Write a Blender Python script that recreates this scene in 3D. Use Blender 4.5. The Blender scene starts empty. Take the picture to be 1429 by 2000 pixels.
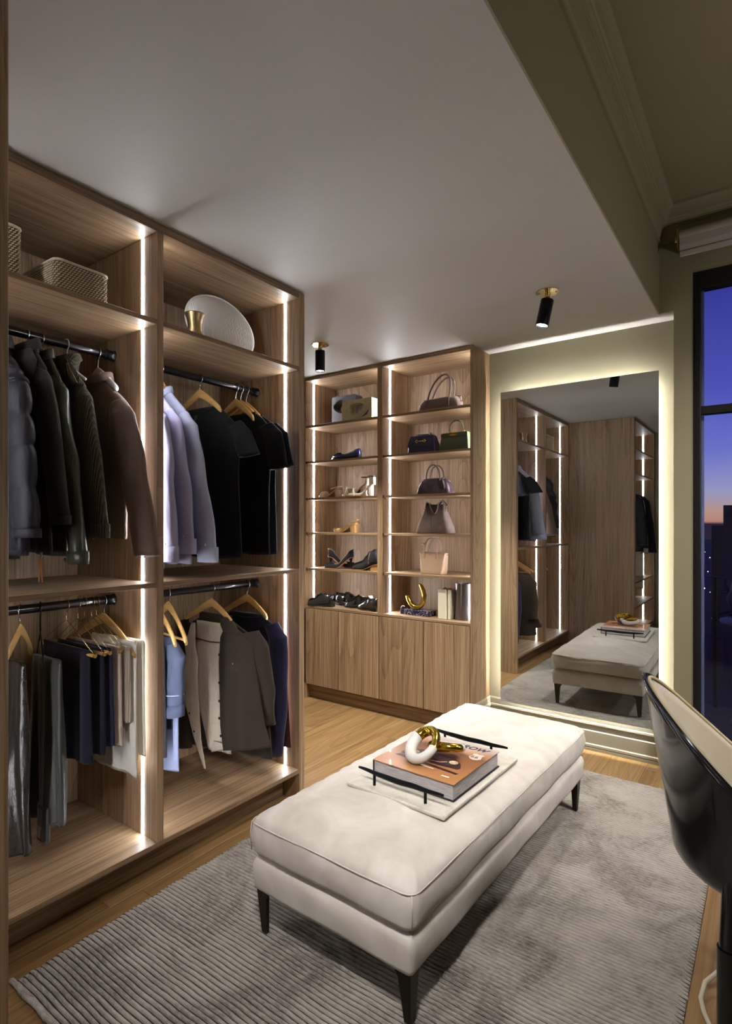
import bpy, math, random
from mathutils import Vector, Matrix
random.seed(7)
S = bpy.context.scene
COL = S.collection
PI = math.pi

# ------------------------------------------------------------------ camera
FPX, CX, CY, HC, YAW = 1107.0, 714.5, 1023.0, 1.36, math.radians(35.74)
cam = bpy.data.cameras.new('camera'); camo = bpy.data.objects.new('camera', cam); COL.objects.link(camo)
cam.sensor_fit = 'VERTICAL'; cam.sensor_height = 36.0
cam.lens = FPX / 2000.0 * 36.0
cam.shift_y = (CY - 1000.0) / 2000.0
cam.shift_x = 0.0
cam.clip_start = 0.02; cam.clip_end = 4000
camo.location = (0, 0, HC); camo.rotation_euler = (PI / 2, 0, YAW)
S.camera = camo

# ------------------------------------------------------------------ world: dusk sky
W = bpy.data.worlds.new('dusk_sky'); S.world = W; W.use_nodes = True
nt = W.node_tree; nt.nodes.clear()
wo = nt.nodes.new('ShaderNodeOutputWorld'); bg = nt.nodes.new('ShaderNodeBackground')
tc = nt.nodes.new('ShaderNodeTexCoord'); sx = nt.nodes.new('ShaderNodeSeparateXYZ'); cr = nt.nodes.new('ShaderNodeValToRGB')
nt.links.new(tc.outputs['Generated'], sx.inputs[0]); nt.links.new(sx.outputs['Z'], cr.inputs[0])
nt.links.new(cr.outputs[0], bg.inputs[0]); nt.links.new(bg.outputs[0], wo.inputs[0])
def s2l(c):
    return tuple((v / 12.92 if v <= .04045 else ((v + .055) / 1.055) ** 2.4) for v in [x / 255. for x in c])
stops = [(0.0, (40, 32, 56)), (0.002, (186, 132, 118)), (0.02, (182, 148, 140)), (0.05, (150, 152, 196)), (0.11, (106, 116, 204)),
         (0.2, (78, 84, 184)), (0.34, (52, 56, 148)), (0.7, (26, 30, 100))]
while len(cr.color_ramp.elements) > 1: cr.color_ramp.elements.remove(cr.color_ramp.elements[0])
for i, (p, c) in enumerate(stops):
    e = cr.color_ramp.elements[0] if i == 0 else cr.color_ramp.elements.new(p)
    e.position = p; e.color = s2l(c) + (1,)
bg.inputs[1].default_value = 1.0

# ------------------------------------------------------------------ lights and exposure
LED = 70.0           # emission of the wardrobe light strips
MIRLED = 165.0        # emission of the strip behind the mirror
FILL = 62.0          # base power of the added fill lights, watts
SPOT = 215.0          # each ceiling spot, watts
def area_light(name, loc, size, power, color, aim=None, spread=180):
    l = bpy.data.lights.new(name, 'AREA'); l.shape = 'DISK'; l.size = size; l.energy = power; l.color = color
    l.spread = math.radians(spread)
    o = bpy.data.objects.new(name, l); COL.objects.link(o); o.location = loc
    if aim: o.rotation_euler = (Vector(aim) - Vector(loc)).to_track_quat('-Z', 'Y').to_euler()
    return o
pl = bpy.data.lights.new('fill_point', 'POINT'); pl.energy = FILL * .52; pl.color = (1, .96, .9); pl.shadow_soft_size = .12  # unseen fill light added to lift the ceiling and walls, no real lamp
po = bpy.data.objects.new('fill_point', pl); COL.objects.link(po); po.location = (1.25, 2.35, 1.6)
area_light('bench_fill', (-.30, .20, 2.42), .2, FILL * .095, (1.0, .955, .90), (-1.0, 1.7, .2), 60)  # added fill without a fixture, brightens the bench from out of view
area_light('back_fill', (1.1, 2.2, 3.0), .25, FILL * .26, (1.0, .965, .92), (-1.0, 3.1, .5), 62)  # added out-of-view fill for the cabinet side and the floor by the mirror
S.view_settings.view_transform = 'Standard'; S.view_settings.look = 'None'
S.view_settings.gamma = 1.0; S.view_settings.use_curve_mapping = False
S.view_settings.exposure = 0.0
S.cycles.max_bounces = 10; S.cycles.diffuse_bounces = 5; S.cycles.glossy_bounces = 5
S.cycles.use_denoising = True
S.cycles.sample_clamp_indirect = 6.0
S.cycles.caustics_reflective = False; S.cycles.caustics_refractive = False

# ------------------------------------------------------------------ materials
MATS = {}
class NG:
    def __init__(s, name):
        s.m = bpy.data.materials.new(name); s.m.use_nodes = True; s.t = s.m.node_tree
        s.b = s.t.nodes['Principled BSDF']
    def n(s, ty, **k):
        n = s.t.nodes.new(ty)
        for a, v in k.items():
            if a.startswith('i_'): n.inputs[a[2:].replace('_', ' ')].default_value = v
            else: setattr(n, a, v)
        return n
    def l(s, a, b): s.t.links.new(a, b)
    def math(s, op, a, b=None):
        n = s.n('ShaderNodeMath', operation=op)
        for i, v in enumerate((a, b)):
            if v is None: continue
            if isinstance(v, (int, float)): n.inputs[i].default_value = v
            else: s.l(v, n.inputs[i])
        return n.outputs[0]
    def coords(s, scale=(1, 1, 1), rnd=True):
        tcn = s.n('ShaderNodeTexCoord'); out = tcn.outputs['Object']
        if rnd:
            oi = s.n('ShaderNodeObjectInfo'); vm = s.n('ShaderNodeVectorMath', operation='SCALE')
            vm.inputs[0].default_value = (13.1, 7.7, 5.3); s.l(oi.outputs['Random'], vm.inputs['Scale'])
            va = s.n('ShaderNodeVectorMath', operation='ADD'); s.l(out, va.inputs[0]); s.l(vm.outputs[0], va.inputs[1]); out = va.outputs[0]
        mp = s.n('ShaderNodeMapping'); mp.inputs['Scale'].default_value = scale; s.l(out, mp.inputs[0])
        return mp.outputs[0]
    def noise(s, vec, scale, detail=3, rough=.5, dist=0):
        n = s.n('ShaderNodeTexNoise'); n.inputs['Scale'].default_value = scale; n.inputs['Detail'].default_value = detail
        n.inputs['Roughness'].default_value = rough; n.inputs['Distortion'].default_value = dist; s.l(vec, n.inputs['Vector'])
        return n.outputs[0]
    def ramp(s, fac, pts):
        r = s.n('ShaderNodeValToRGB'); s.l(fac, r.inputs[0])
        while len(r.color_ramp.elements) > 1: r.color_ramp.elements.remove(r.color_ramp.elements[0])
        for i, (p, c) in enumerate(pts):
            e = r.color_ramp.elements[0] if i == 0 else r.color_ramp.elements.new(p)
            e.position = p; e.color = tuple(c) + (1,)
        return r.outputs[0]
    def mix(s, fac, a, b, mode='MIX'):
        n = s.n('ShaderNodeMix', data_type='RGBA', blend_type=mode)
        for i, v in ((0, fac), (6, a), (7, b)):
            if isinstance(v, (int, float)): n.inputs[i].default_value = v
            elif isinstance(v, tuple): n.inputs[i].default_value = v + (1,)
            else: s.l(v, n.inputs[i])
        return n.outputs[2]
    def bump(s, h, strength=.3, dist=.002):
        n = s.n('ShaderNodeBump'); n.inputs['Strength'].default_value = strength; n.inputs['Distance'].default_value = dist
        s.l(h, n.inputs['Height']); s.l(n.outputs[0], s.b.inputs['Normal'])

def wood(name, axis, dark, mid, light, fine=1.0, rough=.5, ring=9.0, rw=.10):
    g = NG(name)
    sc = [1, 1, 1]; sc['xyz'.index(axis)] = .11
    sf = [1, 1, 1]; sf['xyz'.index(axis)] = .018
    v1 = g.coords(tuple(sc)); v2 = g.coords(tuple(sf))
    n1 = g.noise(v1, 2.4, 2, .35)
    rings = g.math('FRACT', g.math('MULTIPLY', n1, ring * 4.5))
    rings = g.math('SUBTRACT', 1.0, g.math('POWER', rings, 2.2))
    fn = g.noise(v2, 150 * fine, 4, .65)
    fn2 = g.noise(v2, 32 * fine, 3, .6)
    k = g.math('ADD', g.math('MULTIPLY', rings, rw), g.math('ADD', g.math('MULTIPLY', fn, .62), g.math('MULTIPLY', fn2, .42)))
    col = g.ramp(k, [(.38, dark), (.56, mid), (.74, light)])
    oi = g.n('ShaderNodeObjectInfo')
    tone = g.math('ADD', g.math('MULTIPLY', oi.outputs['Random'], .22), .89)
    hs = g.n('ShaderNodeHueSaturation'); g.l(col, hs.inputs['Color']); g.l(tone, hs.inputs['Value'])
    g.l(hs.outputs[0], g.b.inputs['Base Color'])
    g.b.inputs['Roughness'].default_value = rough
    g.bump(fn, .12, .001)
    return g.m
WD, WM, WL = s2l((90, 70, 50)), s2l((140, 114, 86)), s2l((170, 144, 114))
WOODZ = wood('walnut_veneer_upright', 'z', WD, WM, WL)
WOODY = wood('walnut_veneer_deep', 'y', WD, WM, WL, rw=.03)
WOODX = wood('walnut_veneer_wide', 'x', WD, WM, WL, rw=.03)
FLOORM = wood('oak_floor', 'y', s2l((98, 72, 42)), s2l((134, 104, 67)), s2l((158, 127, 86)), fine=.7, rough=.34, ring=8)
HANGW = wood('pale_hanger_wood', 'x', s2l((196, 148, 84)), s2l((214, 170, 104)), s2l((226, 186, 124)), fine=.5, rough=.35, ring=2)

def plain(name, rgb, rough=.6, metal=0, var=.06, vscale=6, bump=0, bscale=200, sheen=0, coat=0, spec=.5, alpha=None, lin=False):
    if name in MATS: return MATS[name]
    g = NG(name); c = rgb if lin else s2l(rgb)
    v = g.coords(rnd=True)
    n = g.noise(v, vscale, 3)
    a = tuple(x * (1 - var) for x in c); b = tuple(min(1, x * (1 + var)) for x in c)
    g.l(g.ramp(n, [(.3, a), (.7, b)]), g.b.inputs['Base Color'])
    g.b.inputs['Roughness'].default_value = rough; g.b.inputs['Metallic'].default_value = metal
    g.b.inputs['Specular IOR Level'].default_value = spec
    if sheen:
        g.b.inputs['Sheen Weight'].default_value = sheen * .4; g.b.inputs['Sheen Roughness'].default_value = .4
    if coat:
        g.b.inputs['Coat Weight'].default_value = coat; g.b.inputs['Coat Roughness'].default_value = .08
    if bump: g.bump(g.noise(v, bscale, 3), bump, .002)
    MATS[name] = g.m
    return g.m
def knit(name, rgb, pitch=.006, axis='x', depth=.6, rough=.9, dark=.5):
    if name in MATS: return MATS[name]
    g = NG(name); c = s2l(rgb); v = g.coords(rnd=False)
    w = g.n('ShaderNodeTexWave'); w.bands_direction = axis.upper(); w.inputs['Scale'].default_value = .314 / pitch
    w.inputs['Distortion'].default_value = .6; w.inputs['Detail'].default_value = 1; g.l(v, w.inputs['Vector'])
    n = g.noise(v, 260, 2)
    h = g.math('ADD', w.outputs['Fac'], g.math('MULTIPLY', n, .3))
    g.l(g.ramp(w.outputs['Fac'], [(0, tuple(x * dark for x in c)), (.55, c)]), g.b.inputs['Base Color'])
    g.b.inputs['Roughness'].default_value = rough; g.b.inputs['Sheen Weight'].default_value = .06
    g.bump(h, depth, .003); MATS[name] = g.m
    return g.m
def fabric(name, rgb, rough=.85, sheen=.25, weave=500, wb=.15, var=.1, spec=.3):
    if name in MATS: return MATS[name]
    g = NG(name); c = s2l(rgb); v = g.coords(rnd=True)
    n = g.noise(v, 14, 4, .6); f = g.noise(v, weave, 2)
    k = g.math('ADD', g.math('MULTIPLY', n, .7), g.math('MULTIPLY', f, .3))
    g.l(g.ramp(k, [(.3, tuple(x * (1 - var) for x in c)), (.7, tuple(min(1, x * (1 + var)) for x in c))]), g.b.inputs['Base Color'])
    g.b.inputs['Roughness'].default_value = rough; g.b.inputs['Sheen Weight'].default_value = sheen * .3
    g.b.inputs['Specular IOR Level'].default_value = spec
    wr = g.noise(g.coords((1, 1, .35)), 16, 4, .55)
    g.bump(g.math('ADD', g.math('MULTIPLY', wr, 1.0), g.math('MULTIPLY', f, .06)), wb * 2, .008)
    MATS[name] = g.m
    return g.m
def emit(name, rgb, strength):
    g = NG(name); g.b.inputs['Base Color'].default_value = (1, 1, 1, 1)
    g.b.inputs['Emission Color'].default_value = tuple(rgb) + (1,); g.b.inputs['Emission Strength'].default_value = strength
    return g.m
M_LED = emit('light_strip_glow', (.93, .96, 1.0), LED)
M_LED2 = emit('shelf_strip_glow', (.96, .97, 1.0), LED * 1.55)
M_MLED = emit('mirror_strip_glow', (1.0, .98, .92), MIRLED)
M_BULB = emit('bulb_glow', (1, .95, .88), 14)
M_CEIL = plain('ceiling_paint', (190, 187, 182), .6, var=.015, vscale=2, bump=.03, bscale=80)
M_WALL = plain('taupe_wall_paint', (156, 150, 126), .55, var=.02, vscale=2, bump=.05, bscale=120)
M_TRIM = plain('taupe_trim_paint', (156, 150, 130), .38, var=.015, vscale=3)
M_SOF = plain('dark_taupe_paint', (138, 130, 104), .5, var=.02, vscale=2)
M_BLACKM = plain('black_metal', (22, 21, 23), .38, .8, var=.1)
M_BLACK = plain('black_paint', (20, 19, 18), .35, var=.1)
M_ROD = plain('dark_bronze_rod', (30, 26, 28), .3, .6, var=.1, coat=.4)
M_BRASS = plain('polished_brass', (196, 170, 112), .16, 1, var=.03)
M_GOLD = plain('gold_leaf', (190, 158, 62), .18, 1, var=.2, vscale=60, bump=.5, bscale=90)
M_GOLD2 = plain('yellow_gold', (232, 196, 84), .16, 1, var=.08, vscale=30)
M_STEEL = plain('chrome', (205, 205, 208), .12, 1, var=.02)
M_WHITEP = plain('white_plastic', (222, 218, 220), .4, var=.02)
M_CHBLK = plain('gloss_black_shell', (20, 20, 21), .16, var=.1, coat=.6)
M_BRONZE = plain('bronze_leg', (46, 40, 26), .42, .7, var=.15)

def velvet():
    g = NG('cream_velvet'); v = g.coords(rnd=False)
    n = g.noise(v, 5.5, 4, .6, .6); f = g.noise(v, 420, 2)
    c = g.ramp(n, [(.3, s2l((190, 181, 170))), (.55, s2l((206, 199, 191))), (.75, s2l((216, 211, 205)))])
    sp = g.ramp(g.noise(v, 42, 1), [(.13, s2l((120, 105, 90))), (.15, (1, 1, 1))])
    g.l(g.mix(1.0, c, sp, 'MULTIPLY'), g.b.inputs['Base Color'])
    g.b.inputs['Roughness'].default_value = .85; g.b.inputs['Sheen Weight'].default_value = .15; g.b.inputs['Specular IOR Level'].default_value = .25
    wr = g.noise(g.coords((1, 1, .6), rnd=False), 9, 3, .5)
    g.bump(g.math('ADD', wr, g.math('MULTIPLY', f, .06)), .35, .01)
    return g.m
M_VELVET = velvet()
def rugmat(name, light, dark):
    g = NG(name); v = g.coords(rnd=False)
    n = g.noise(v, 3.0, 5, .65, .8); f = g.noise(g.coords((.25, 1, 1), rnd=False), 220, 3, .6)
    k = g.math('ADD', g.math('MULTIPLY', n, .75), g.math('MULTIPLY', f, .35))  # broad noise puts the pile's sheen patches into the colour
    g.l(g.ramp(k, [(.38, s2l(dark)), (.56, s2l(light)), (.75, s2l(tuple(min(255, x + 22) for x in light)))]), g.b.inputs['Base Color'])
    g.b.inputs['Roughness'].default_value = .8; g.b.inputs['Sheen Weight'].default_value = .1
    g.bump(f, .5, .004)
    return g.m
M_RUGL = rugmat('silver_grey_rug_pile', (160, 153, 145), (92, 85, 78))
M_RUGD = rugmat('dark_rug_groove', (42, 36, 31), (30, 26, 23))
def marble():
    g = NG('pale_marble'); v = g.coords(rnd=False)
    n = g.noise(v, 14, 6, .65, 1.2); f = g.noise(v, 300, 2)
    k = g.math('ADD', g.math('MULTIPLY', n, .8), g.math('MULTIPLY', f, .2))
    g.l(g.ramp(k, [(.3, s2l((170, 162, 148))), (.5, s2l((205, 200, 188))), (.7, s2l((214, 210, 200)))]), g.b.inputs['Base Color'])
    g.b.inputs['Roughness'].default_value = .35
    return g.m
M_MARBLE = marble()
g = NG('mirror_silver'); g.b.inputs['Base Color'].default_value = (.80, .83, .82, 1); g.b.inputs['Metallic'].default_value = 1
g.b.inputs['Roughness'].default_value = 0.0; M_MIRROR = g.m
g = NG('window_glass'); g.b.inputs['Base Color'].default_value = (1, 1, 1, 1); g.b.inputs['Roughness'].default_value = 0
g.b.inputs['Transmission Weight'].default_value = 1; g.b.inputs['IOR'].default_value = 1.45; M_GLASS = g.m
def basketmat():
    g = NG('woven_cream_cord'); v = g.coords(rnd=False)
    w1 = g.n('ShaderNodeTexChecker'); w1.inputs['Scale'].default_value = 150; 
    n = g.noise(v, 90, 2)
    va = g.n('ShaderNodeMapping'); va.inputs['Rotation'].default_value = (.785, .785, .785); g.l(v, va.inputs[0]); g.l(va.outputs[0], w1.inputs[0])
    g.l(g.ramp(g.math('ADD', g.math('MULTIPLY', w1.outputs['Fac'], .6), g.math('MULTIPLY', n, .5)), [(.25, s2l((120, 100, 70))), (.55, s2l((206, 196, 174)))]), g.b.inputs['Base Color'])
    g.b.inputs['Roughness'].default_value = .8
    return g.m
M_CORD = plain('cream_cord', (222, 214, 190), .8, var=.1, vscale=60)
M_CORDIN = plain('tan_basket_lining', (120, 102, 72), .9)

# ------------------------------------------------------------------ mesh helpers
class MB:
    def __init__(s): s.v = []; s.f = []; s.m = []
    def add(s, vs, fs, mi=0):
        o = len(s.v); s.v += [tuple(p) for p in vs]; s.f += [tuple(i + o for i in f) for f in fs]; s.m += [mi] * len(fs)
        return s
    def box(s, x0, y0, z0, x1, y1, z1, mi=0, mat=None):
        vs = [(x0, y0, z0), (x1, y0, z0), (x1, y1, z0), (x0, y1, z0), (x0, y0, z1), (x1, y0, z1), (x1, y1, z1), (x0, y1, z1)]
        if mat is not None: vs = [mat @ Vector(p) for p in vs]
        return s.add(vs, [(0, 3, 2, 1), (4, 5, 6, 7), (0, 1, 5, 4), (1, 2, 6, 5), (2, 3, 7, 6), (3, 0, 4, 7)], mi)
    def loft(s, rings, cap0=True, cap1=True, closed=False, mi=0, mfun=None):
        n = len(rings[0]); o = len(s.v)
        for r in rings: s.v += [tuple(p) for p in r]
        R = len(rings)
        for i in range(R if closed else R - 1):
            a = o + i * n; b = o + ((i + 1) % R) * n
            for j in range(n):
                k = (j + 1) % n
                s.f.append((a + j, a + k, b + k, b + j)); s.m.append(mfun(i, j) if mfun else mi)
        if not closed:
            for cap, idx, rev in ((cap0, 0, True), (cap1, R - 1, False)):
                if cap:
                    c = Vector((0, 0, 0))
                    for p in rings[idx]: c += Vector(p)
                    c /= n; ci = len(s.v); s.v.append(tuple(c)); b = o + idx * n
                    for j in range(n):
                        k = (j + 1) % n
                        s.f.append((b + k, b + j, ci) if rev else (b + j, b + k, ci)); s.m.append(mi)
        return s
    def tube(s, path, r, n=10, closed=False, mi=0, flat=1.0, up=(0, 0, 1)):
        P = [Vector(p) for p in path]; N = len(P); rings = []
        rr = r if isinstance(r, (list, tuple)) else [r] * N
        prev = None
        for i in range(N):
            a = P[(i - 1) % N] if (closed or i > 0) else P[i]; b = P[(i + 1) % N] if (closed or i < N - 1) else P[i]
            t = (b - a).normalized()
            if prev is None:
                u = Vector(up)
                if abs(u.dot(t)) > .95: u = Vector((1, 0, 0))
                e = (u - t * u.dot(t)).normalized()
            else:
                e = (prev - t * prev.dot(t)).normalized()
            prev = e; w = t.cross(e)
            rings.append([P[i] + e * (math.cos(2 * PI * j / n) * rr[i]) + w * (math.sin(2 * PI * j / n) * rr[i] * flat) for j in range(n)])
        return s.loft(rings, not closed, not closed, closed, mi)
    def lathe(s, prof, c=(0, 0, 0), n=32, mi=0, mat=None, cap=True):
        rings = []
        for r, z in prof:
            ring = [Vector((r * math.cos(2 * PI * j / n), r * math.sin(2 * PI * j / n), z)) for j in range(n)]
            ring = [(mat @ p if mat is not None else p) + Vector(c) for p in ring]
            rings.append(ring)
        return s.loft(rings, cap, cap, False, mi)
    def build(s, name, mat, parent=None, smooth=False, bevel=0, local=False, seg=2, label=None, xf=None, auto=None):
        me = bpy.data.meshes.new(name); vs = s.v
        if xf is not None: vs = [tuple(xf @ Vector(p)) for p in vs]
        if parent is not None and not local:
            inv = root_matrix(parent).inverted(); vs = [tuple(inv @ Vector(p)) for p in vs]
        me.from_pydata(vs, [], s.f); me.validate(); me.update()
        mats = mat if isinstance(mat, (list, tuple)) else [mat]
        for m in mats: me.materials.append(m)
        if len(mats) > 1 and len(me.polygons) == len(s.m): me.polygons.foreach_set('material_index', s.m)
        if smooth: me.polygons.foreach_set('use_smooth', [True] * len(me.polygons))
        if auto:
            me.polygons.foreach_set('use_smooth', [True] * len(me.polygons))
            me.set_sharp_from_angle(angle=math.radians(auto))
        o = bpy.data.objects.new(name, me); COL.objects.link(o)
        if parent is not None: o.parent = parent
        if bevel:
            b = o.modifiers.new('bevel', 'BEVEL'); b.width = bevel; b.segments = seg; b.limit_method = 'ANGLE'; b.angle_limit = math.radians(40)
        if label: o['label'] = label
        return o
def root_matrix(o):
    while o.parent is not None: o = o.parent
    return Matrix.LocRotScale(o.location, o.rotation_euler.to_quaternion(), o.scale)
def thing(name, label, cat, loc=(0, 0, 0), rotz=0, group=None):
    o = bpy.data.objects.new(name, None); COL.objects.link(o); o.location = loc; o.rotation_euler = (0, 0, rotz)
    o.empty_display_size = .05; o['label'] = label; o['category'] = cat
    if group: o['group'] = group
    return o
def tag(o, label, cat, group=None):
    o['label'] = label; o['category'] = cat
    if group: o['group'] = group
    return o
def origin(o, loc):
    """move a one-mesh thing's origin to loc without moving its shape"""
    o.data.transform(Matrix.Translation(-Vector(loc))); o.location = loc; return o
def struct(o): o['kind'] = 'structure'; return o
def lerp(a, b, t): return a + (b - a) * t
def sm(t): t = max(0, min(1, t)); return t * t * (3 - 2 * t)
def interp(pts, x):
    if x <= pts[0][0]: return pts[0][1]
    for (a, b), (c, d) in zip(pts, pts[1:]):
        if x <= c: return lerp(b, d, sm((x - a) / (c - a)))
    return pts[-1][1]
def rrect(hx, hy, r, n=8):
    out = []
    for cx_, cy_, a0 in ((hx - r, hy - r, 0), (-hx + r, hy - r, PI / 2), (-hx + r, -hy + r, PI), (hx - r, -hy + r, 1.5 * PI)):
        for i in range(n + 1):
            a = a0 + PI / 2 * i / n; out.append((cx_ + r * math.cos(a), cy_ + r * math.sin(a)))
    return out
def circle(c, r, n, axis='z'):
    o = []
    for i in range(n):
        a = 2 * PI * i / n; u, v = r * math.cos(a), r * math.sin(a)
        o.append({'z': (c[0] + u, c[1] + v, c[2]), 'y': (c[0] + u, c[1], c[2] + v), 'x': (c[0], c[1] + u, c[2] + v)}[axis])
    return o

# ================================================================== SETTING
CL, CH = 2.50, 3.05          # low ceiling over the wardrobes, high ceiling of the bedroom
XS, YW, YM = -0.507, 3.44, 3.577   # soffit face, window wall, mirror wall
X0, X1, Y0, Y1 = -3.02, 3.0, -0.84, YM
fl = struct(MB().box(X0 - .1, Y0 - .1, -.12, X1 + .1, Y1 + .2, -.016).build('floor', FLOORM))
pw = .19; random.seed(3); i = 0; x = X0 - .03
while x < X1:
    y = Y0 - random.random() * 1.4
    while y < Y1 + .12:
        L = random.uniform(1.5, 2.2)
        a, b = max(y, Y0 - .1), min(y + L, Y1 + .15)
        if b - a > .02: MB().box(x + .0006, a + .0006, -.016, x + pw - .0006, b - .0006, 0).build('floorboard', FLOORM, fl, bevel=.0012, seg=1)
        y += L
    x += pw
ce = struct(MB().box(X0 - .1, Y0 - .1, CL, XS - .006, YW, CL + .08).box(X0 - .1, YW, CL, -.4385, YM + .2, CL + .004).build('ceiling', M_CEIL))
struct(MB().box(XS - .006, Y0, CL, XS, YW, CH).build('trim_1', M_SOF))
struct(MB().box(XS - .05, Y0, CH, X1, YW + .1, CH + .08).build('ceiling_bedroom', M_SOF))
struct(MB().box(-1.549, YM, 0, -.438, YM + .15, CL).box(X0 - .1, 3.713, 0, -1.5495, YM + .15, CL).build('wall_back', M_WALL))
struct(MB().box(X0 - .12, 2.106, 0, X0, YM + .1, CL).build('wall_left', M_WALL))
# window wall with a deep plaster opening
XWL, ZWT = -.354, 2.71
XWR = 1.9
wb = MB().box(-.438, YW, 0, XWL, 3.66, CH).box(XS - .05, YW, CL + .0045, -.438, 3.66, CH).box(XWL, YW, ZWT, XWR, 3.66, CH).box(XWR, YW, 0, X1 + .1, 3.66, CH)
struct(wb.build('wall_window', M_SOF))
struct(MB().box(X1, Y0, 0, X1 + .1, YW, CH).build('wall_right', M_WALL))
struct(MB().box(-1.21, Y0 - .1, 0, X1 + .1, Y0, CH).build('wall_front', M_WALL))
struct(MB().box(X0 - .12, Y0 - .1, 0, X0, 2.0, CL).build('wall_left', M_WALL))
struct(MB().box(X0 - .12, Y0 - .2, 0, -1.21, Y0 - .1, CL).build('wall_front', M_WALL))
def sweep(name, prof, path, mat, parent=None):
    """prof: (out, z); path: list of functions out -> (x, y)"""
    m = MB(); rings = []
    for pf in path:
        rings.append([(pf(o)[0], pf(o)[1], z) for o, z in prof])
    n = len(prof); o = len(m.v)
    for r in rings: m.v += r
    for i in range(len(rings) - 1):
        for j in range(n - 1):
            m.f.append((i * n + j, i * n + j + 1, (i + 1) * n + j + 1, (i + 1) * n + j)); m.m.append(0)
    return m.build(name, mat, parent, auto=20)
crown = [(0, 2.872), (.010, 2.872), (.012, 2.885), (.008, 2.892), (.014, 2.90), (.020, 2.925), (.022, 2.945), (.028, 2.947), (.028, 2.955), (.034, 2.957),
         (.036, 2.968), (.044, 2.972), (.045, 2.98), (.052, 2.985), (.054, 3.0), (.062, 3.02), (.074, 3.036), (.078, 3.038), (.078, CH)]
struct(sweep('trim_2', crown, [lambda o: (XS + o, Y0), lambda o: (XS + o, YW - o), lambda o: (X1, YW - o)], M_SOF))
bb = [(0, .207), (.006, .207), (.011, .198), (.011, .166), (.017, .162), (.019, .152), (.013, .146), (.013, .118), (.020, .113), (.020, .040),
      (.030, .036), (.031, .024), (.025, .018), (.031, .014), (.031, 0)]
struct(sweep('baseboard_back', bb, [lambda o: (-1.552 + o, 3.345), lambda o: (-1.552 + o, YM - o), lambda o: (-.44, YM - o)], M_TRIM))
struct(sweep('baseboard_front', [(o, z) for o, z in bb], [lambda o: (-1.17, Y0 + o), lambda o: (2.9, Y0 + o)], M_TRIM))
struct(sweep('baseboard_window', bb, [lambda o: (-.437, YW - o), lambda o: (XWL, YW - o)], M_TRIM))

# window
wf = struct(MB().box(XWL, 3.50, 2.616, XWR, 3.57, ZWT).box(XWL, 3.50, 0, -.318, 3.57, 2.616).box(XWR - .04, 3.50, 0, XWR, 3.57, 2.616)
            .box(-.318, 3.50, 0, XWR - .04, 3.57, .06).build('window_1', M_BLACK, bevel=.002))
MB().box(-.318, 3.505, 1.946, XWR - .04, 3.57, 1.988).build('transom_bar', M_BLACK, wf, bevel=.002)
MB().box(.72, 3.505, .06, .77, 3.57, 1.946).box(.72, 3.505, 1.988, .77, 3.57, 2.616).build('mullion', M_BLACK, wf, bevel=.002)
MB().box(-.318, 3.545, .06, -.306, 3.552, 2.616).build('glazing_gasket', plain('pale_blue_seal', (96, 104, 150), .4), wf)
for x0, x1 in ((-.318, .72), (.77, XWR - .04)):
    for z0, z1 in ((.06, 1.946), (1.988, 2.616)):
        MB().box(x0, 3.553, z0, x1, 3.559, z1).build('pane', M_GLASS, wf)
# roller blind
rb = thing('roller_blind', 'white roller blind rolled up on bracket above the tall window', 'blind', (.7, 3.39, 2.80))
M_BLIND = plain('white_blind_cloth', (176, 168, 164), .8, var=.03)
rp = [(x, 3.372, 2.85) for x in (-.40, XWR + .05)]
MB().tube(rp, .043, 28).build('roll', M_BLIND, rb, auto=50)
m = MB(); prof = [(3.331, 2.85), (3.329, 2.80), (3.333, 2.775), (3.334, 2.742)]
for k, (y, z) in enumerate(prof): m.v += [(-.397, y, z), (XWR + .05, y, z), (-.397, y + .004, z), (XWR + .05, y + .004, z)]
for k in range(3):
    a = 4 * k; b = a + 4
    m.f += [(a, a + 1, b + 1, b), (a + 2, b + 2, b + 3, a + 3), (a, b, b + 2, a + 2), (a + 1, a + 3, b + 3, b + 1)]; m.m += [0] * 4
m.build('hanging_cloth', M_BLIND, rb)
MB().box(-.397, 3.326, 2.742, XWR + .05, 3.340, 2.768).build('hem_bar', M_BLIND, rb, bevel=.003)
MB().box(-.412, 3.35, 2.80, -.405, 3.44, 2.90).tube([(-.424, 3.372, 2.85), (-.40, 3.372, 2.85)], .016, 16).build('bracket', M_BRASS, rb, bevel=.001)

# ================================================================== WARDROBE JOINERY
def board(name, x0, y0, z0, x1, y1, z1, mat, root, label=None):
    return MB().box(x0, y0, z0, x1, y1, z1).build(name, mat, root, bevel=.0012, seg=1, label=label)
SHELF_UNIT = None
def strip(x0, y0, z0, x1, y1, z1, root):
    return MB().box(x0, y0, z0, x1, y1, z1).build('light_strip', M_LED2 if root is SHELF_UNIT else M_LED, root, label='glowing white light strip')
FX, BX = -1.89, -2.475
YA, YB1, YB2, YC, YD = .49, 1.277, 1.305, 2.066, 2.104
zdk, zm0, zm1, zt0, zt1 = .155, 1.120, 1.138, 2.113, 2.132
w1 = thing('open_wardrobe', 'two-bay open oak-toned wardrobe with light strips, full of hanging clothes', 'wardrobe', (-2.18, 1.3, 0))
board('side_panel', BX, YA, 0, FX, YA + .02, CL - .002, WOODZ, w1)
board('divider_panel', BX, YB1, zdk, FX, YB2, CL - .036, WOODZ, w1)
board('side_panel', BX, YC, 0, FX, YD, CL - .002, WOODZ, w1)
board('back_panel', BX - .012, YA, 0, BX, YD, CL - .002, WOODZ, w1)
board('top_panel', BX, YA + .02, CL - .035, FX, YC, CL - .002, WOODY, w1)
board('bottom_shelf', BX, YA + .02, zdk - .02, FX, YC, zdk, WOODY, w1)
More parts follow.
